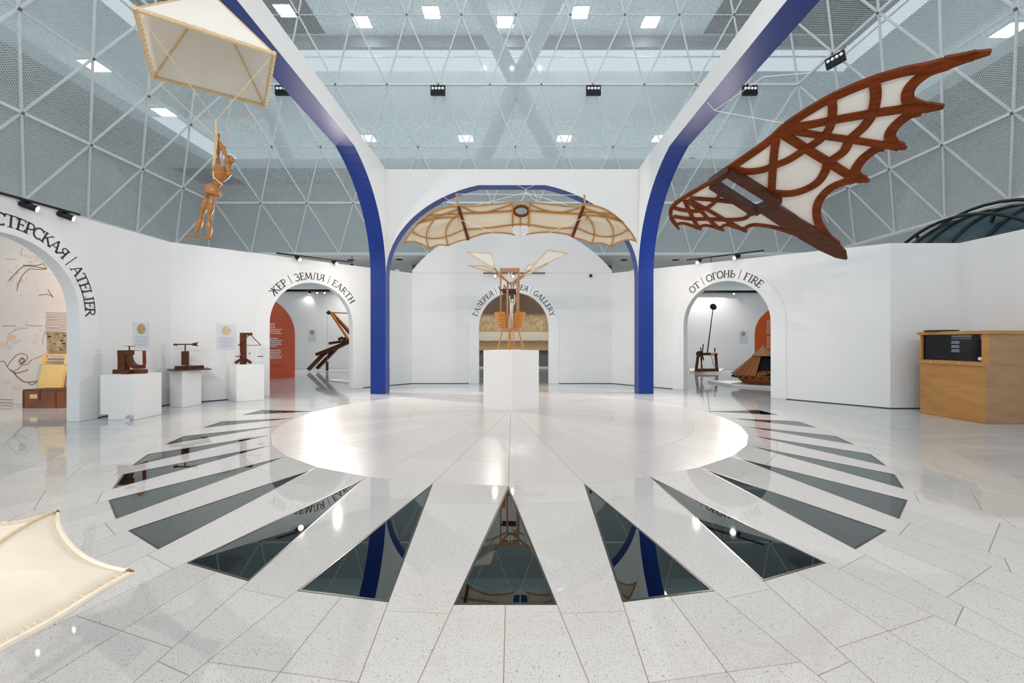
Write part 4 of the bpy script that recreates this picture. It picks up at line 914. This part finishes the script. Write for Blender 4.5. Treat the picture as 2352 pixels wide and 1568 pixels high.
be('beam', (640, 1050), (1150, 850), 40, 'dark_wood', -.1); be('beam', (820, 895), (1150, 845), 34, 'brown_wood', -.25); be('beam_end', (950, 840), (1010, 815), 34, 'dark_wood', .1); be('beam_end', (1010, 840), (1055, 820), 34, 'dark_wood', .2)
be('arm', (845, 478), (1100, 860), 26, 'orange_wood', -.2, 0); be('arm', (870, 470), (1180, 800), 24, 'orange_wood', .2, .2); be('arm', (860, 475), (1150, 820), 22, 'brown_wood', .0, .1)
be('cross_arm', (830, 468), (1075, 478), 15, 'orange_wood', 0); MB().ball(ce(818, 469), 30*ke).build('pulley', 'brown_wood', mc, smooth=True); MB().tube([ce(780, 468), ce(800, 469)], .025, 10).build('axle', 'dark_wood', mc)
be('rear_post', (1150, 850), (1180, 1275), 44, 'dark_wood', .2)
MB().tube([ce(798, 480), ce(795, 1150)], .006, 5).build('cord', 'rope', mc)
MB().tube([ce(792, 1148), ce(792, 1275)], 18*ke, 16).build('weight', 'brown_wood', mc, smooth=True)
pl = thing('low_platform', G(790, 880), 'thin white triangular platform on the earth room floor', 'platform')
MB().prism([G(755, 874), G(803, 880), V(-3.9, 16.5, 0), V(-5.2, 15.2, 0)], (0, 0, .03)).build('top', 'pedestal_white', pl)

# ================================================================ FIRE ROOM
def cf(x, y, Y): return W(1560+x*.15306, 680+y*.15306, Y)
YK = 16.9; kk = .15306*YK/FPX
pk = MB().prism([G(1584, 855.5), G(1650, 857.5), G(1664, 849), V(G(1590, 850).x, G(1664, 849).y, 0)], (0, 0, .06)).build('display_plinth', 'pedestal_white', label='low white plinth under the dark wooden catapult', cat='plinth', group='low plinths')
cat_ = thing('catapult', cf(420, 1120, YK), 'dark red wooden catapult with tall throwing arm and round spoon', 'catapult')
KZ = .06
def PK(x, y, dy=0.0): p = cf(x, y, YK+dy); p.z = KZ+(1122-y)*kk; return p
def bk(nm, a, b, w, dy=0.0, dy2=None, mat='brown_wood'): MB().bar(PK(*a, dy), PK(*b, dy if dy2 is None else dy2), w*kk, w*kk, up=(0, 1, 0)).build(nm, mat, cat_)
for dy in (-.35, .35):
    bk('base_beam', (238, 1108), (585, 1108), 26, dy)
for x in (252, 580): MB().bar(PK(x, 1108, -.35), PK(x, 1108, .35), 26*kk, 26*kk).build('base_beam', 'brown_wood', cat_)
for x, xt in ((262, 285), (556, 548)):
    for dy in (-.33, .33): bk('leg', (x-8 if x < 300 else x+8, 1100), (xt, 870), 30, dy, dy*.3)
    bk('cross_head', (xt-28, 868), (xt+25, 868), 22)
MB().tube([PK(300, 868), PK(470, 868)], 22*kk, 14).build('axle', 'dark_wood', cat_, smooth=True); MB().tube([PK(465, 868), PK(540, 868)], 28*kk, 14).build('rope_coil', 'rope', cat_, smooth=True)
MB().tube([PK(422, 850), PK(505, 205)], [9*kk, 6*kk], 10).build('throwing_arm', 'dark_wood', cat_, smooth=True)
sp = PK(510, 163); m = MB().lathe(V(0, 0, 0), [(.001, -.02), (.09, -.015), (.13, .01), (.12, .03), (.001, .012)], 24)
R = Matrix.Rotation(math.radians(72), 3, 'X')
for i, v in enumerate(m.v): m.v[i] = sp+R @ v
m.build('spoon', 'black_satin', cat_, smooth=True)
for a, b in (((360, 720), (330, 1070)), ((318, 770), (368, 960)), ((322, 900), (345, 1085))): bk('spoke', a, b, 12, -.1)
bk('pin', (533, 870), (535, 785), 12); MB().ball(PK(535, 790), 12*kk).build('pin_knob', 'brown_wood', cat_, smooth=True)
MB().tube([PK(300, 868, -.05), PK(300, 868, .05)], 45*kk, 16).build('wheel', 'dark_wood', cat_); MB().tube([PK(485, 900, -.1), PK(500, 990, -.1), PK(530, 1060, -.1)], 4*kk, 6).build('hanging_rope', 'dark_wood', cat_)
YT = 11.9; kt = .15306*YT/FPX
TC = V(cf(1263, 0, YT).x, YT, 0)
MB().prism([G(1683, 886.5), G(1790, 893), V(7.9, 12.6, 0), V(5.75, 12.8, 0)], (0, 0, .055)).build('display_plinth', 'pedestal_white', label='low white plinth under the conical wooden tank', cat='plinth', group='low plinths')
tk = thing('war_tank_model', TC+V(0, 0, .055), 'conical wooden war tank model with planked roof and open dark front', 'model')
zz = lambda y: .055+(1325-y)*kt
zr, zt2, za = zz(1185), zz(905), zz(775); r0, r1, r2 = 440*kt, 120*kt, 12*kt
npl = 30
for i in range(npl):
    a = 2*PI*i/npl; dg = math.degrees(a) % 360
    if 220 < dg < 296: continue
    b0, b1 = a+.006, a+2*PI/npl-.006
    MB().lathe(V(TC.x, TC.y, 0), [(r0, zr), (r1+.03, zt2), (r1+.015, zt2-.01), (r0-.02, zr-.015), (r0, zr)], 2, b0, b1).build('roof_plank', 'plank_wood', tk)
    MB().lathe(V(TC.x, TC.y, 0), [(r1+.07, zt2-.01), (r2, za), (r2, za-.02), (r1+.05, zt2-.02)], 2, b0, b1).build('cap_plank', 'tan_wood', tk)
for i in range(npl):
    a = 2*PI*i/npl; dg = math.degrees(a) % 360
    if not 220 < dg < 296: continue
    MB().lathe(V(TC.x, TC.y, 0), [(r1+.07, zt2-.01), (r2, za), (r2, za-.02), (r1+.05, zt2-.02)], 2, a+.006, a+2*PI/npl-.006).build('cap_plank', 'tan_wood', tk)
MB().ball(V(TC.x, TC.y, za+.005), .025).build('finial', 'brass', tk, smooth=True)
MB().lathe(V(TC.x, TC.y, 0), [(r0*.86, zr-.02), (r1, zt2-.03)], 30).build('inner_lining', 'black', tk)
MB().lathe(V(TC.x, TC.y, 0), [(.001, .056), (r0*.62, .056), (r0*.86, zz(1225)), (r0*.9, zz(1190)), (r0*.84, zz(1190)), (.001, zz(1200))], 36).build('hull', 'plank_wood', tk, smooth=True)
for i in range(26):
    a = 2*PI*i/26; rr = r0*.90; c = V(TC.x+rr*math.cos(a), TC.y+rr*math.sin(a), zz(1222)); MB().tube([c, c+V(.06*math.cos(a), .06*math.sin(a), -.01)], .02, 8).build('gun_barrel', 'black_satin', tk)
for x, y, r in ((1210, 1170, 32), (1265, 1160, 36), (1330, 1168, 42), (1385, 1165, 40)):
    c = cf(x, y, YT-r0*.72); c.z = zz(y)
    m = MB(); 
    for k in range(14):
        a0_, a1_ = 2*PI*k/14, 2*PI*(k+1)/14; m.bar(c+V(math.cos(a0_), 0, math.sin(a0_))*r*kt, c+V(math.cos(a1_), 0, math.sin(a1_))*r*kt, 12*kt, 10*kt, up=(0, 1, 0))
    for k in range(5): a0_ = 2*PI*k/5; m.bar(c, c+V(math.cos(a0_), 0, math.sin(a0_))*r*kt, 8*kt, 8*kt, up=(0, 1, 0))
    m.build('gear_wheel', 'honey_wood', tk)
rows2 = [(1.86-.068*i, 1.0) for i in range(7)]+[(1.32-.068*i, 1.0) for i in range(6)]+[(.86-.068*i, 1.0) for i in range(3)]
text_panel('text_panel', V(W(1735, 0, 14.3).x, 14.3, 0), (1, -.10, 0), .62, 1.42, 2.34, 'orange_panel', 'bright orange pointed arch panel with white text behind the tank', 'white_ink', -.27, .45, 0, rows2, 1)

# ================================================================ GALLERY: large painting, a plain stand-in in its colours
def painting():
    m, nt, b = nodes('painting_canvas'); b.inputs['Roughness'].default_value = .5
    tc = N(nt, 'ShaderNodeTexCoord'); sp = N(nt, 'ShaderNodeSeparateXYZ'); nt.links.new(tc.outputs['Object'], sp.inputs[0])
    nz = N(nt, 'ShaderNodeTexNoise', Scale=2.2, Detail=5.0); n2 = N(nt, 'ShaderNodeTexNoise', Scale=1.7, Detail=4.0)
    mp = N(nt, 'ShaderNodeMapping'); mp.inputs['Scale'].default_value = (1.6, 1, .9); nt.links.new(tc.outputs['Object'], mp.inputs[0]); nt.links.new(mp.outputs[0], n2.inputs['Vector']); nt.links.new(tc.outputs['Object'], nz.inputs['Vector'])
    ad = N(nt, 'ShaderNodeMath', operation='MULTIPLY_ADD'); ad.inputs[1].default_value = .10; nt.links.new(nz.outputs['Fac'], ad.inputs[0]); nt.links.new(sp.outputs[2], ad.inputs[2])
    mr = N(nt, 'ShaderNodeMapRange'); mr.inputs[1].default_value = 0.05; mr.inputs[2].default_value = 3.05; nt.links.new(ad.outputs[0], mr.inputs[0])
    r = ramp(nt, mr.outputs[0], [(0.0, (.62, .44, .22)), (.135, (.26, .18, .10)), (.145, (.80, .72, .60)), (.265, (.82, .76, .66)), (.28, (.55, .38, .18)), (.50, (.36, .25, .13)), (.56, (.11, .07, .042)), (.8, (.075, .05, .032)), (.95, (.045, .03, .02))])
    mo = ramp(nt, n2.outputs['Fac'], [(.30, (.30, .38, .44)), (.40, (.66, .52, .30)), (.50, (.40, .28, .15)), (.58, (.74, .62, .42)), (.68, (.55, .30, .16))])
    bd = ramp(nt, mr.outputs[0], [(.28, (0, 0, 0)), (.31, (.8, .8, .8)), (.46, (.7, .7, .7)), (.54, (0, 0, 0))])
    c = N(nt, 'ShaderNodeMixRGB'); nt.links.new(bd.outputs[0], c.inputs[0]); nt.links.new(r.outputs[0], c.inputs[1]); nt.links.new(mo.outputs[0], c.inputs[2])
    nt.links.new(c.outputs[0], b.inputs['Base Color'])
painting()
pt = thing('large_painting', V(.1, 20.0, .82), 'large brown and cream painting on the gallery wall behind the doorway', 'painting')
MB().bbox(-4.4, 4.4, 20.0, 20.08, .82, 4.6).build('canvas', 'painting_canvas', pt)
MB().bbox(-4.4, 4.4, 19.99, 20.0, .78, .82).build('frame_edge', 'tan_wood', pt)
MB().bbox(-4.6, 4.6, 19.95, 20.06, 0, .05).build('baseboard_gallery', 'white_paint', label='pale skirting board below the painting', kind='structure')

# ================================================================ ATELIER: mural wall, trunk, box
def mural():
    m, nt, b = nodes('mural'); b.inputs['Roughness'].default_value = .6
    tc = N(nt, 'ShaderNodeTexCoord'); mp = N(nt, 'ShaderNodeMapping'); mp.inputs['Scale'].default_value = (1.0, 1, 1.0); nt.links.new(tc.outputs['Object'], mp.inputs[0])
    n1 = N(nt, 'ShaderNodeTexNoise', Scale=1.3, Detail=8.0, Roughness=.62, Distortion=1.2); n2 = N(nt, 'ShaderNodeTexNoise', Scale=.9, Detail=3.0); n3 = N(nt, 'ShaderNodeTexNoise', Scale=6.0, Detail=6.0, Distortion=2.0)
    for n in (n1, n2, n3): nt.links.new(mp.outputs[0], n.inputs['Vector'])
    base = ramp(nt, n2.outputs['Fac'], [(.3, (.74, .65, .59)), (.7, (.80, .73, .68))])
    ln = ramp(nt, n1.outputs['Fac'], [(.492, (0, 0, 0)), (.499, (1, 1, 1)), (.506, (0, 0, 0))])
    mk = ramp(nt, n2.outputs['Fac'], [(.50, (0, 0, 0)), (.60, (1, 1, 1))])
    ml = N(nt, 'ShaderNodeMath', operation='MULTIPLY'); nt.links.new(ln.outputs[0], ml.inputs[0]); nt.links.new(mk.outputs[0], ml.inputs[1])
    dots = ramp(nt, n3.outputs['Fac'], [(.66, (0, 0, 0)), (.74, (.8, .8, .8))]); m2 = N(nt, 'ShaderNodeMath', operation='MULTIPLY'); nt.links.new(dots.outputs[0], m2.inputs[0]); nt.links.new(mk.outputs[0], m2.inputs[1])
    mx = N(nt, 'ShaderNodeMath', operation='MAXIMUM'); nt.links.new(ml.outputs[0], mx.inputs[0]); nt.links.new(m2.outputs[0], mx.inputs[1])
    c = N(nt, 'ShaderNodeMixRGB'); c.inputs[2].default_value = (.24, .12, .05, 1); nt.links.new(mx.outputs[0], c.inputs[0]); nt.links.new(base.outputs[0], c.inputs[1]); nt.links.new(c.outputs[0], b.inputs['Base Color'])
mural()
plain('sepia', (.27, .15, .07), .7, var=.3, scale=20); plain('sepia_wash', (.40, .29, .16), .7, var=.35, scale=12); plain('pale_stain', (.78, .56, .42), .7, var=.1, scale=6)
mw = MB().bbox(-13, -7.3, 8.35, 8.45, 0, 3.24).build('wall_atelier', 'mural', label='pale mural wall with brown ink sketches inside the atelier', kind='structure')
def ca(x, y): return W(0+x*.2615, 540+y*.2615, 8.349)
FA = Frame(ca(0, 0), ca(100, 0), ca(0, -100))
def sk(pts, wd, mat='sepia'):
    m = MB(); ribbon(m, FA, [ca(*p) for p in pts], wd*.0022, .0, .0015 if FA.n.y < 0 else -.0015, k=4); m.build('ink_line', mat, mw)
for pts, wd in (([(75, 405), (130, 340), (190, 285), (240, 265), (330, 265), (375, 250)], 7), ([(150, 490), (160, 430), (200, 350), (265, 295), (310, 300), (400, 300)], 7), ([(200, 262), (250, 270), (300, 275), (410, 295)], 8), ([(370, 245), (415, 295)], 6), ([(340, 527), (420, 520), (465, 540)], 6), ([(420, 475), (465, 545)], 6), ([(45, 205), (90, 210), (145, 215)], 3),
                ([(0, 1110), (40, 1110), (60, 1150), (100, 1190), (150, 1180), (200, 1140), (245, 1130), (280, 1090)], 6), ([(65, 1150), (100, 1100), (150, 1050), (200, 1040), (240, 1060), (225, 1110), (170, 1140)], 6), ([(120, 1200), (150, 1240), (210, 1285), (260, 1290), (330, 1280)], 10), ([(90, 1180), (130, 1210), (190, 1200), (250, 1180)], 8), ([(165, 1120), (190, 1080), (215, 1100), (180, 1130)], 14), ([(250, 1290), (275, 1315), (325, 1290)], 8),
                ([(70, 870), (150, 830), (250, 815)], 3), ([(20, 800), (80, 795), (145, 800)], 4), ([(220, 785), (290, 795), (370, 795)], 4), ([(290, 1090), (360, 1060), (400, 1040)], 4), ([(375, 960), (380, 900), (395, 850)], 3), ([(0, 1440), (60, 1445), (115, 1445)], 5), ([(0, 1465), (60, 1470), (115, 1468)], 5), ([(0, 1490), (130, 1490)], 5)): sk(pts, wd)
rnd = random.Random(5)
for i in range(14): sk([(400+rnd.uniform(-6, 6), 680+i*14), (470, 680+i*14+rnd.uniform(-4, 4)), (540, 684+i*14), (640, 682+i*14)], 4)
for i in range(40):
    y = 860+rnd.uniform(0, 190); x = rnd.uniform(405, 600); sk([(x, y), (x+rnd.uniform(15, 40), y+rnd.uniform(-6, 6))], rnd.uniform(6, 14), 'sepia_wash')
m = MB(); m.prism([ca(405, 850), ca(640, 850), ca(640, 1050), ca(415, 1050)], V(0, -.0006, 0)); m.build('brown_wash', 'sepia_wash', mw)
for x, y, a, b in ((30, 960, 40, 25), (100, 900, 45, 30), (60, 1290, 40, 20), (150, 1340, 50, 25)):
    m = MB(); m.prism([ca(x+a*math.cos(k*.524)*rnd.uniform(.8, 1.1), y+b*math.sin(k*.524)*rnd.uniform(.8, 1.1)) for k in range(12)], V(0, -.0004, 0)); m.build('stain', 'pale_stain', mw)
tr = thing('travel_trunk', V(-8.4, 7.95, 0), 'old brown leather travel trunk on the atelier floor', 'trunk')
g0, g1 = G(53, 936.5), G(129, 936.5); hT = .335
d = V(-.15, .42, 0)
foot = [g0, g1, V(-7.62, 8.22, 0), V(-8.62, 8.26, 0)]
MB().prism(foot, (0, 0, hT-.03)).build('body', 'trunk_leather', tr)
MB().prism([p+(p-(g0+g1)/2)*.02+V(0, 0, hT-.028) for p in foot], (0, 0, .028)).build('lid', 'trunk_edge', tr)
for f in (.012, .988):
    c = g0.lerp(g1, f); MB().bbox(c.x-.012, c.x+.012, c.y-.008, c.y+.01, 0, hT-.03).build('edge_strip', 'trunk_edge', tr)
c = g0.lerp(g1, .32); MB().bbox(c.x-.065, c.x+.065, c.y-.004, c.y, .17, .245).build('paper_label', 'label_cream', tr)
c = g0.lerp(g1, .50); MB().bbox(c.x-.014, c.x+.014, c.y-.01, c.y, .14, hT).build('strap', 'trunk_edge', tr)
MB().tube([foot[1].lerp(foot[2], .35)+V(.02, -.03, .22), foot[1].lerp(foot[2], .45)+V(.045, -.045, .19), foot[1].lerp(foot[2], .6)+V(.02, -.02, .22)], .012, 8).build('side_handle', 'trunk_edge', tr)
bxs = thing('yellow_box', V(-8.25, 8.0, hT), 'leaning pale yellow wooden frame box on top of the trunk', 'box')
def cy(x, y, dy): return W(x*.2615, 540+y*.2615, 8.03+dy)
bl, brr, tl, trr = cy(328, 1335, 0), cy(535, 1335, 0), cy(385, 1050, .16), cy(585, 1050, .16); dv = V(0, .05, .0)
bl.z = brr.z = hT+.012
mid = lambda a, b, f: a.lerp(b, f)
MB().prism([bl, brr, mid(brr, trr, .70), mid(bl, tl, .70)], dv).build('front_board', 'box_yellow', bxs)
for a, b in ((mid(bl, tl, .70), tl), (mid(brr, trr, .70), trr)): MB().bar(a+dv*.5, b+dv*.5, .06, .04, up=(0, 1, 0)).build('frame_side', 'box_yellow', bxs)
MB().bar(tl+dv*.5, trr+dv*.5, .035, .04, up=(0, 1, 0)).build('frame_top', 'box_yellow', bxs); MB().bar(mid(bl, tl, .78)+dv*1.5, mid(brr, trr, .78)+dv*1.5, .02, .05, up=(0, 1, 0)).build('inner_rail', 'honey_wood', bxs); MB().bar(mid(bl, tl, .86)+dv*2, mid(brr, trr, .86)+dv*2, .02, .03, up=(0, 1, 0)).build('inner_rail', 'honey_wood', bxs)

# ================================================================ KIOSK on the right
kx, ky0, ky1, kz = 6.90, 6.35, 7.36, 1.36
kio = thing('info_kiosk', V(7.6, 6.85, 0), 'wooden information kiosk with a black screen in its side', 'kiosk')
box3('lower_side', kx, kx+.03, ky0, ky1, 0, .86, 'plywood', kio); box3('lower_front', kx+.001, kx+1.5, ky0-.002, ky0+.03, 0, .86, 'plywood_dull', kio)
box3('upper_front', kx+.061, kx+1.5, ky0, ky0+.03, .88, kz-.045, 'plywood_dull', kio); box3('front_batten', kx, kx+1.5, ky0-.008, ky0+.02, .86, .88, 'plywood_dull', kio)
box3('body', kx+.06, kx+1.5, ky0+.03, ky1, 0, kz-.05, 'plywood_dull', kio)
box3('frame_post', kx-.004, kx+.06, ky0+.0, ky0+.045, .86, kz-.045, 'plywood', kio); box3('frame_post', kx-.004, kx+.06, ky1-.03, ky1, .86, kz-.045, 'plywood', kio)
box3('ledge', kx-.045, kx+.06, ky0-.004, ky1+.02, .84, .90, 'plywood', kio); box3('top_board', kx-.035, kx+1.5, ky0-.025, ky1+.02, kz-.05, kz, 'plywood', kio)
scr = box3('screen', kx+.03, kx+.055, ky0+.046, ky1-.031, .905, kz-.055, 'screen_black', kio)
def scrline(y0, y1, z, h, mat): MB().bbox(kx+.0275, kx+.0295, y0, y1, z, z+h).build('screen_print', mat, scr)
yy = lambda f: ky1-.03-(ky1-ky0-.08)*f
for i in range(3): scrline(yy(.82), yy(.50), kz-.075-.016*i-.012*(i > 1), .006, 'screen_text')
for i in range(9): scrline(yy(.63), yy(.50), 1.20-.016*i-.018*(i//3), .008, 'screen_text')
for i in range(4): scrline(yy(.995), yy(.955), kz-.075-.016*i, .006, 'screen_text')
scrline(yy(.42), yy(.25), .955, .004, 'screen_red')
m = MB(); m.prism([V(kx+.028, yy(.955)+.035*math.cos(k*PI/12), .945+.026*math.sin(k*PI/12)) for k in range(24)], V(.002, 0, 0)); m.build('oval_sticker', 'white_paint', scr)
for f in (.22, .72): MB().bbox(kx-.05, kx-.045, yy(f)-.02, yy(f)+.02, .855, .875).build('catch', 'metal', kio)
ob = thing('flat_black_tablet', V(7.25, 7.05, kz), 'thin black rounded tablet lying on the kiosk top', 'tablet')
m = MB(); m.prism([V(7.02+.22*math.cos(k*PI/12), 7.12+.20*math.sin(k*PI/12), kz) for k in range(24)], V(0, 0, .025)); m.build('body', 'black_satin', ob)

# ================================================================ DARK RIBBED GLOBE behind the right wall
gc, gr = V(10.95, 9.6, 1.6), 2.5
RG = Matrix.Rotation(math.radians(38), 3, 'Y')
gb = thing('ribbed_globe', V(gc.x, gc.y, 0), 'huge dark blue globe with black ribs behind the right wall', 'globe')
prf = [(max(.001, gr*math.cos(a)), gr*math.sin(a)) for a in [math.radians(-50+140*i/18) for i in range(19)]]
MB().lathe(gc, prf, 40).build('shell', 'globe_glass', gb, smooth=True)
MB().lathe(V(gc.x, gc.y, 0), [(.001, .02), (1.4, .02), (1.4, gc.z-gr*math.sin(math.radians(50))+.05)], 30).build('base_drum', 'globe_rib', gb)
for i in range(30):
    a = 2*PI*i/30; pts = [gc+RG @ V(math.cos(a)*math.cos(b)*gr*1.008, math.sin(a)*math.cos(b)*gr*1.008, gr*1.008*math.sin(b)) for b in [math.radians(-60+148*j/16) for j in range(17)]]
    pts = [p for p in pts if p.z > .1]
    if len(pts) < 4: continue
    MB().tube(pts, .038, 6).build('rib', 'globe_rib', gb, smooth=True)
for off, rad in ((.55, .035), (1.25, .035)):
    pts = [gc+V(-off, 0, 0)+V(0, math.cos(b), math.sin(b))*(math.sqrt(gr*gr-off*off)+.16) for b in [math.radians(5+170*j/24) for j in range(25)]]
    MB().tube(pts, rad, 8).build('hoop_rail', 'globe_rib', gb, smooth=True)
    for j in (4, 9, 15, 20):
        b = math.radians(5+170*j/24); e = V(0, math.cos(b), math.sin(b)); o = gc+V(-off, 0, 0); MB().bar(o+e*(math.sqrt(gr*gr-off*off)), o+e*(math.sqrt(gr*gr-off*off)+.16), .05).build('hoop_post', 'globe_rib', gb)

# ================================================================ CHAIRS behind the right part of the back glass
def chair(p, label):
    t = thing('dining_chair', p, label, 'chair', 'chairs behind the glass'); s = .48
    MB().box(p+V(0, 0, .44), (.46, .46, .07)).build('seat', 'dark_grey', t)
    m = MB(); m.prism([p+V(.22*math.cos(k*PI/10), .22, .74+.24*math.sin(k*PI/10)) for k in range(20)], V(0, .05, 0)); m.build('backrest', 'dark_grey', t)
    for x in (-.2, .2):
        for y in (-.2, .2): MB().bar(p+V(x, y, 0), p+V(x, y, .42 if y < 0 else .62), .03).build('leg', 'black_satin', t)
chair(V(7.15, 18.4, 8.1), 'grey round-backed chair behind the glass, left one of the pair'); chair(V(7.72, 18.4, 8.1), 'grey round-backed chair behind the glass, right one of the pair')

# ================================================================ CREAM CLOTH WING in the near left corner
cw = thing('cloth_wing', V(-1.5, 1.15, 0), 'cream cloth wing tip with stitched hems in the near left corner', 'flying machine')
ZW = .62
def pw(x, y, z=ZW): Yw = (CH-z)*FPX/(y-784); return V((x-1176)*Yw/FPX, Yw, z)
tipA, tipB = pw(130, 1176, .60), pw(301, 1316, .585)
edge1 = [pw(-260, 1215, .70), pw(-90, 1205, .68), pw(30, 1202, .645), pw(90, 1188, .62), tipA]
edge2 = [tipA, pw(132, 1205, .605), pw(150, 1240, .61), pw(185, 1275, .605), pw(235, 1300, .595), tipB]
edge3 = [tipB, pw(240, 1350, .60), pw(120, 1425, .63), pw(0, 1490, .66), pw(-200, 1600, .70)]
out = catmull(edge1, 5)[:-1]+catmull(edge2, 5)[:-1]+catmull(edge3, 5)
cen = pw(-120, 1340, .72); m = MB(); n = len(out); rings = 6; vs_ = []
for j in range(rings+1):
    f = 1-j/rings
    for p in out: vs_.append(cen.lerp(p, f)+V(0, 0, .02*math.sin(f*PI)))
fs_ = [(j*n+i, j*n+i+1, (j+1)*n+i+1, (j+1)*n+i) for j in range(rings) for i in range(n-1)]
m.add(vs_, fs_); o = m.build('cloth', 'cream_cloth', cw, smooth=True)
sol = o.modifiers.new('thickness', 'SOLIDIFY'); sol.thickness = .006
for e_ in (edge1, edge2, edge3): MB().tube(catmull(e_, 5), .008, 8).build('hem', 'cream_cloth', cw, smooth=True)
rnd = random.Random(9); m = MB()
for e_ in (edge3, edge1):
    q = catmull(e_, 14)
    for p in q[::2]:
        s = p.lerp(cen, .025); m.tube([p+V(0, 0, .008), s+V(rnd.uniform(-.008, .008), 0, .010)], .0012, 4)
m.build('stitches', 'cream_seam', cw, kind='stuff')
MB().tube([tipA+V(0, 0, .008), tipA.lerp(cen, .35)+V(0, 0, .022), tipA.lerp(cen, .8)+V(0, 0, .02)], .005, 6).build('seam', 'cream_seam', cw)
for tp in (tipA, tipB): MB().tube([tp.lerp(cen, .03), tp.lerp(cen, -.005)], [.012, .008], 8).build('spar_end', 'trunk_leather', cw, smooth=True)
for a in (V(-1.75, 1.05, 0), V(-2.3, 1.3, 0)): MB().tube([a, a+V(0, 0, .70)], .02, 10).build('stand_leg', 'metal', cw, smooth=True)

# unseen hanging spotlights added to brighten the rooms behind the doorways
def added_lamp(nm, p, tgt, e, label, col=(1, .86, .70)):
    t = thing('added_spotlight', p, label, 'spotlight', 'added spotlights inside the rooms'); d = (Vector(tgt)-p).normalized()
    MB().tube([p-d*.10, p+d*.06], .05, 14).build('housing', 'black_satin', t, smooth=True); MB().tube([p+d*.061, p+d*.068], .04, 14).build('lens', 'lamp_glow', t, smooth=True)
    MB().bar(p+V(0, 0, .05), p+V(0, 0, 4.72-p.z), .02, .02).build('rod', 'black_satin', t)
    spot('added_spot', p+d*.12, tgt, e, math.radians(110), .8, col)
added_lamp('a', V(-1.9, 17.95, 4.3), V(-1.0, 20, 1.6), 170, 'added unseen spotlight hung in the gallery left of the painting middle')
added_lamp('b', V(1.9, 17.95, 4.3), V(1.0, 20, 1.6), 170, 'added unseen spotlight hung in the gallery right of the painting middle')  # this pair is added to light the painting
added_lamp('c', V(8.2, 17.95, 4.3), V(8.6, 18.6, .4), 260, 'added unseen spotlight hung in the fire room before its back wall', (1, .97, .93))
added_lamp('d', V(-6.6, 17.95, 4.3), V(-7.0, 19.0, .4), 200, 'added unseen spotlight hung in the earth room before its back wall', (1, .97, .93))  # fire and earth lamps are added to brighten the back walls
t = thing('wall_spotlight', V(-6.78, 6.9, 2.7), 'spotlight fixed inside the atelier wall', 'spotlight')
MB().bar(V(-6.68, 6.9, 2.72), V(-6.80, 6.9, 2.72), .04).build('bracket', 'black_satin', t); MB().tube([V(-6.80, 6.9, 2.72), V(-6.95, 6.95, 2.66)], .05, 12).build('housing', 'black_satin', t, smooth=True)
spot('atelier_spot', V(-6.98, 6.97, 2.64), V(-8.8, 8.2, .9), 150, math.radians(130), .8, (1, .80, .62))

# small fittings
sd = thing('wall_sensor', W(1357, 633, 12.42), 'tiny black round sensor on the white wall right of the gallery rail', 'sensor')
MB().tube([W(1357, 633, 12.43), W(1357, 633, 12.39)], .045, 14).build('body', 'black_satin', sd, smooth=True)
plain('sign_green', (0.10, 0.45, 0.28), 0.5, emit=((0.15, 0.7, 0.42), 0.35))
es = thing('exit_sign', W(78, 168, 13.6), 'small green sign behind the left glass wall', 'sign')
c = W(78, 168, 13.6); MB().box(c, (.36, .05, .17)).build('panel', 'sign_green', es)
MB().bar(c+V(0, 0, .085), V(c.x, c.y, 11.2), .02, .02).build('rod', 'bar_metal', es)
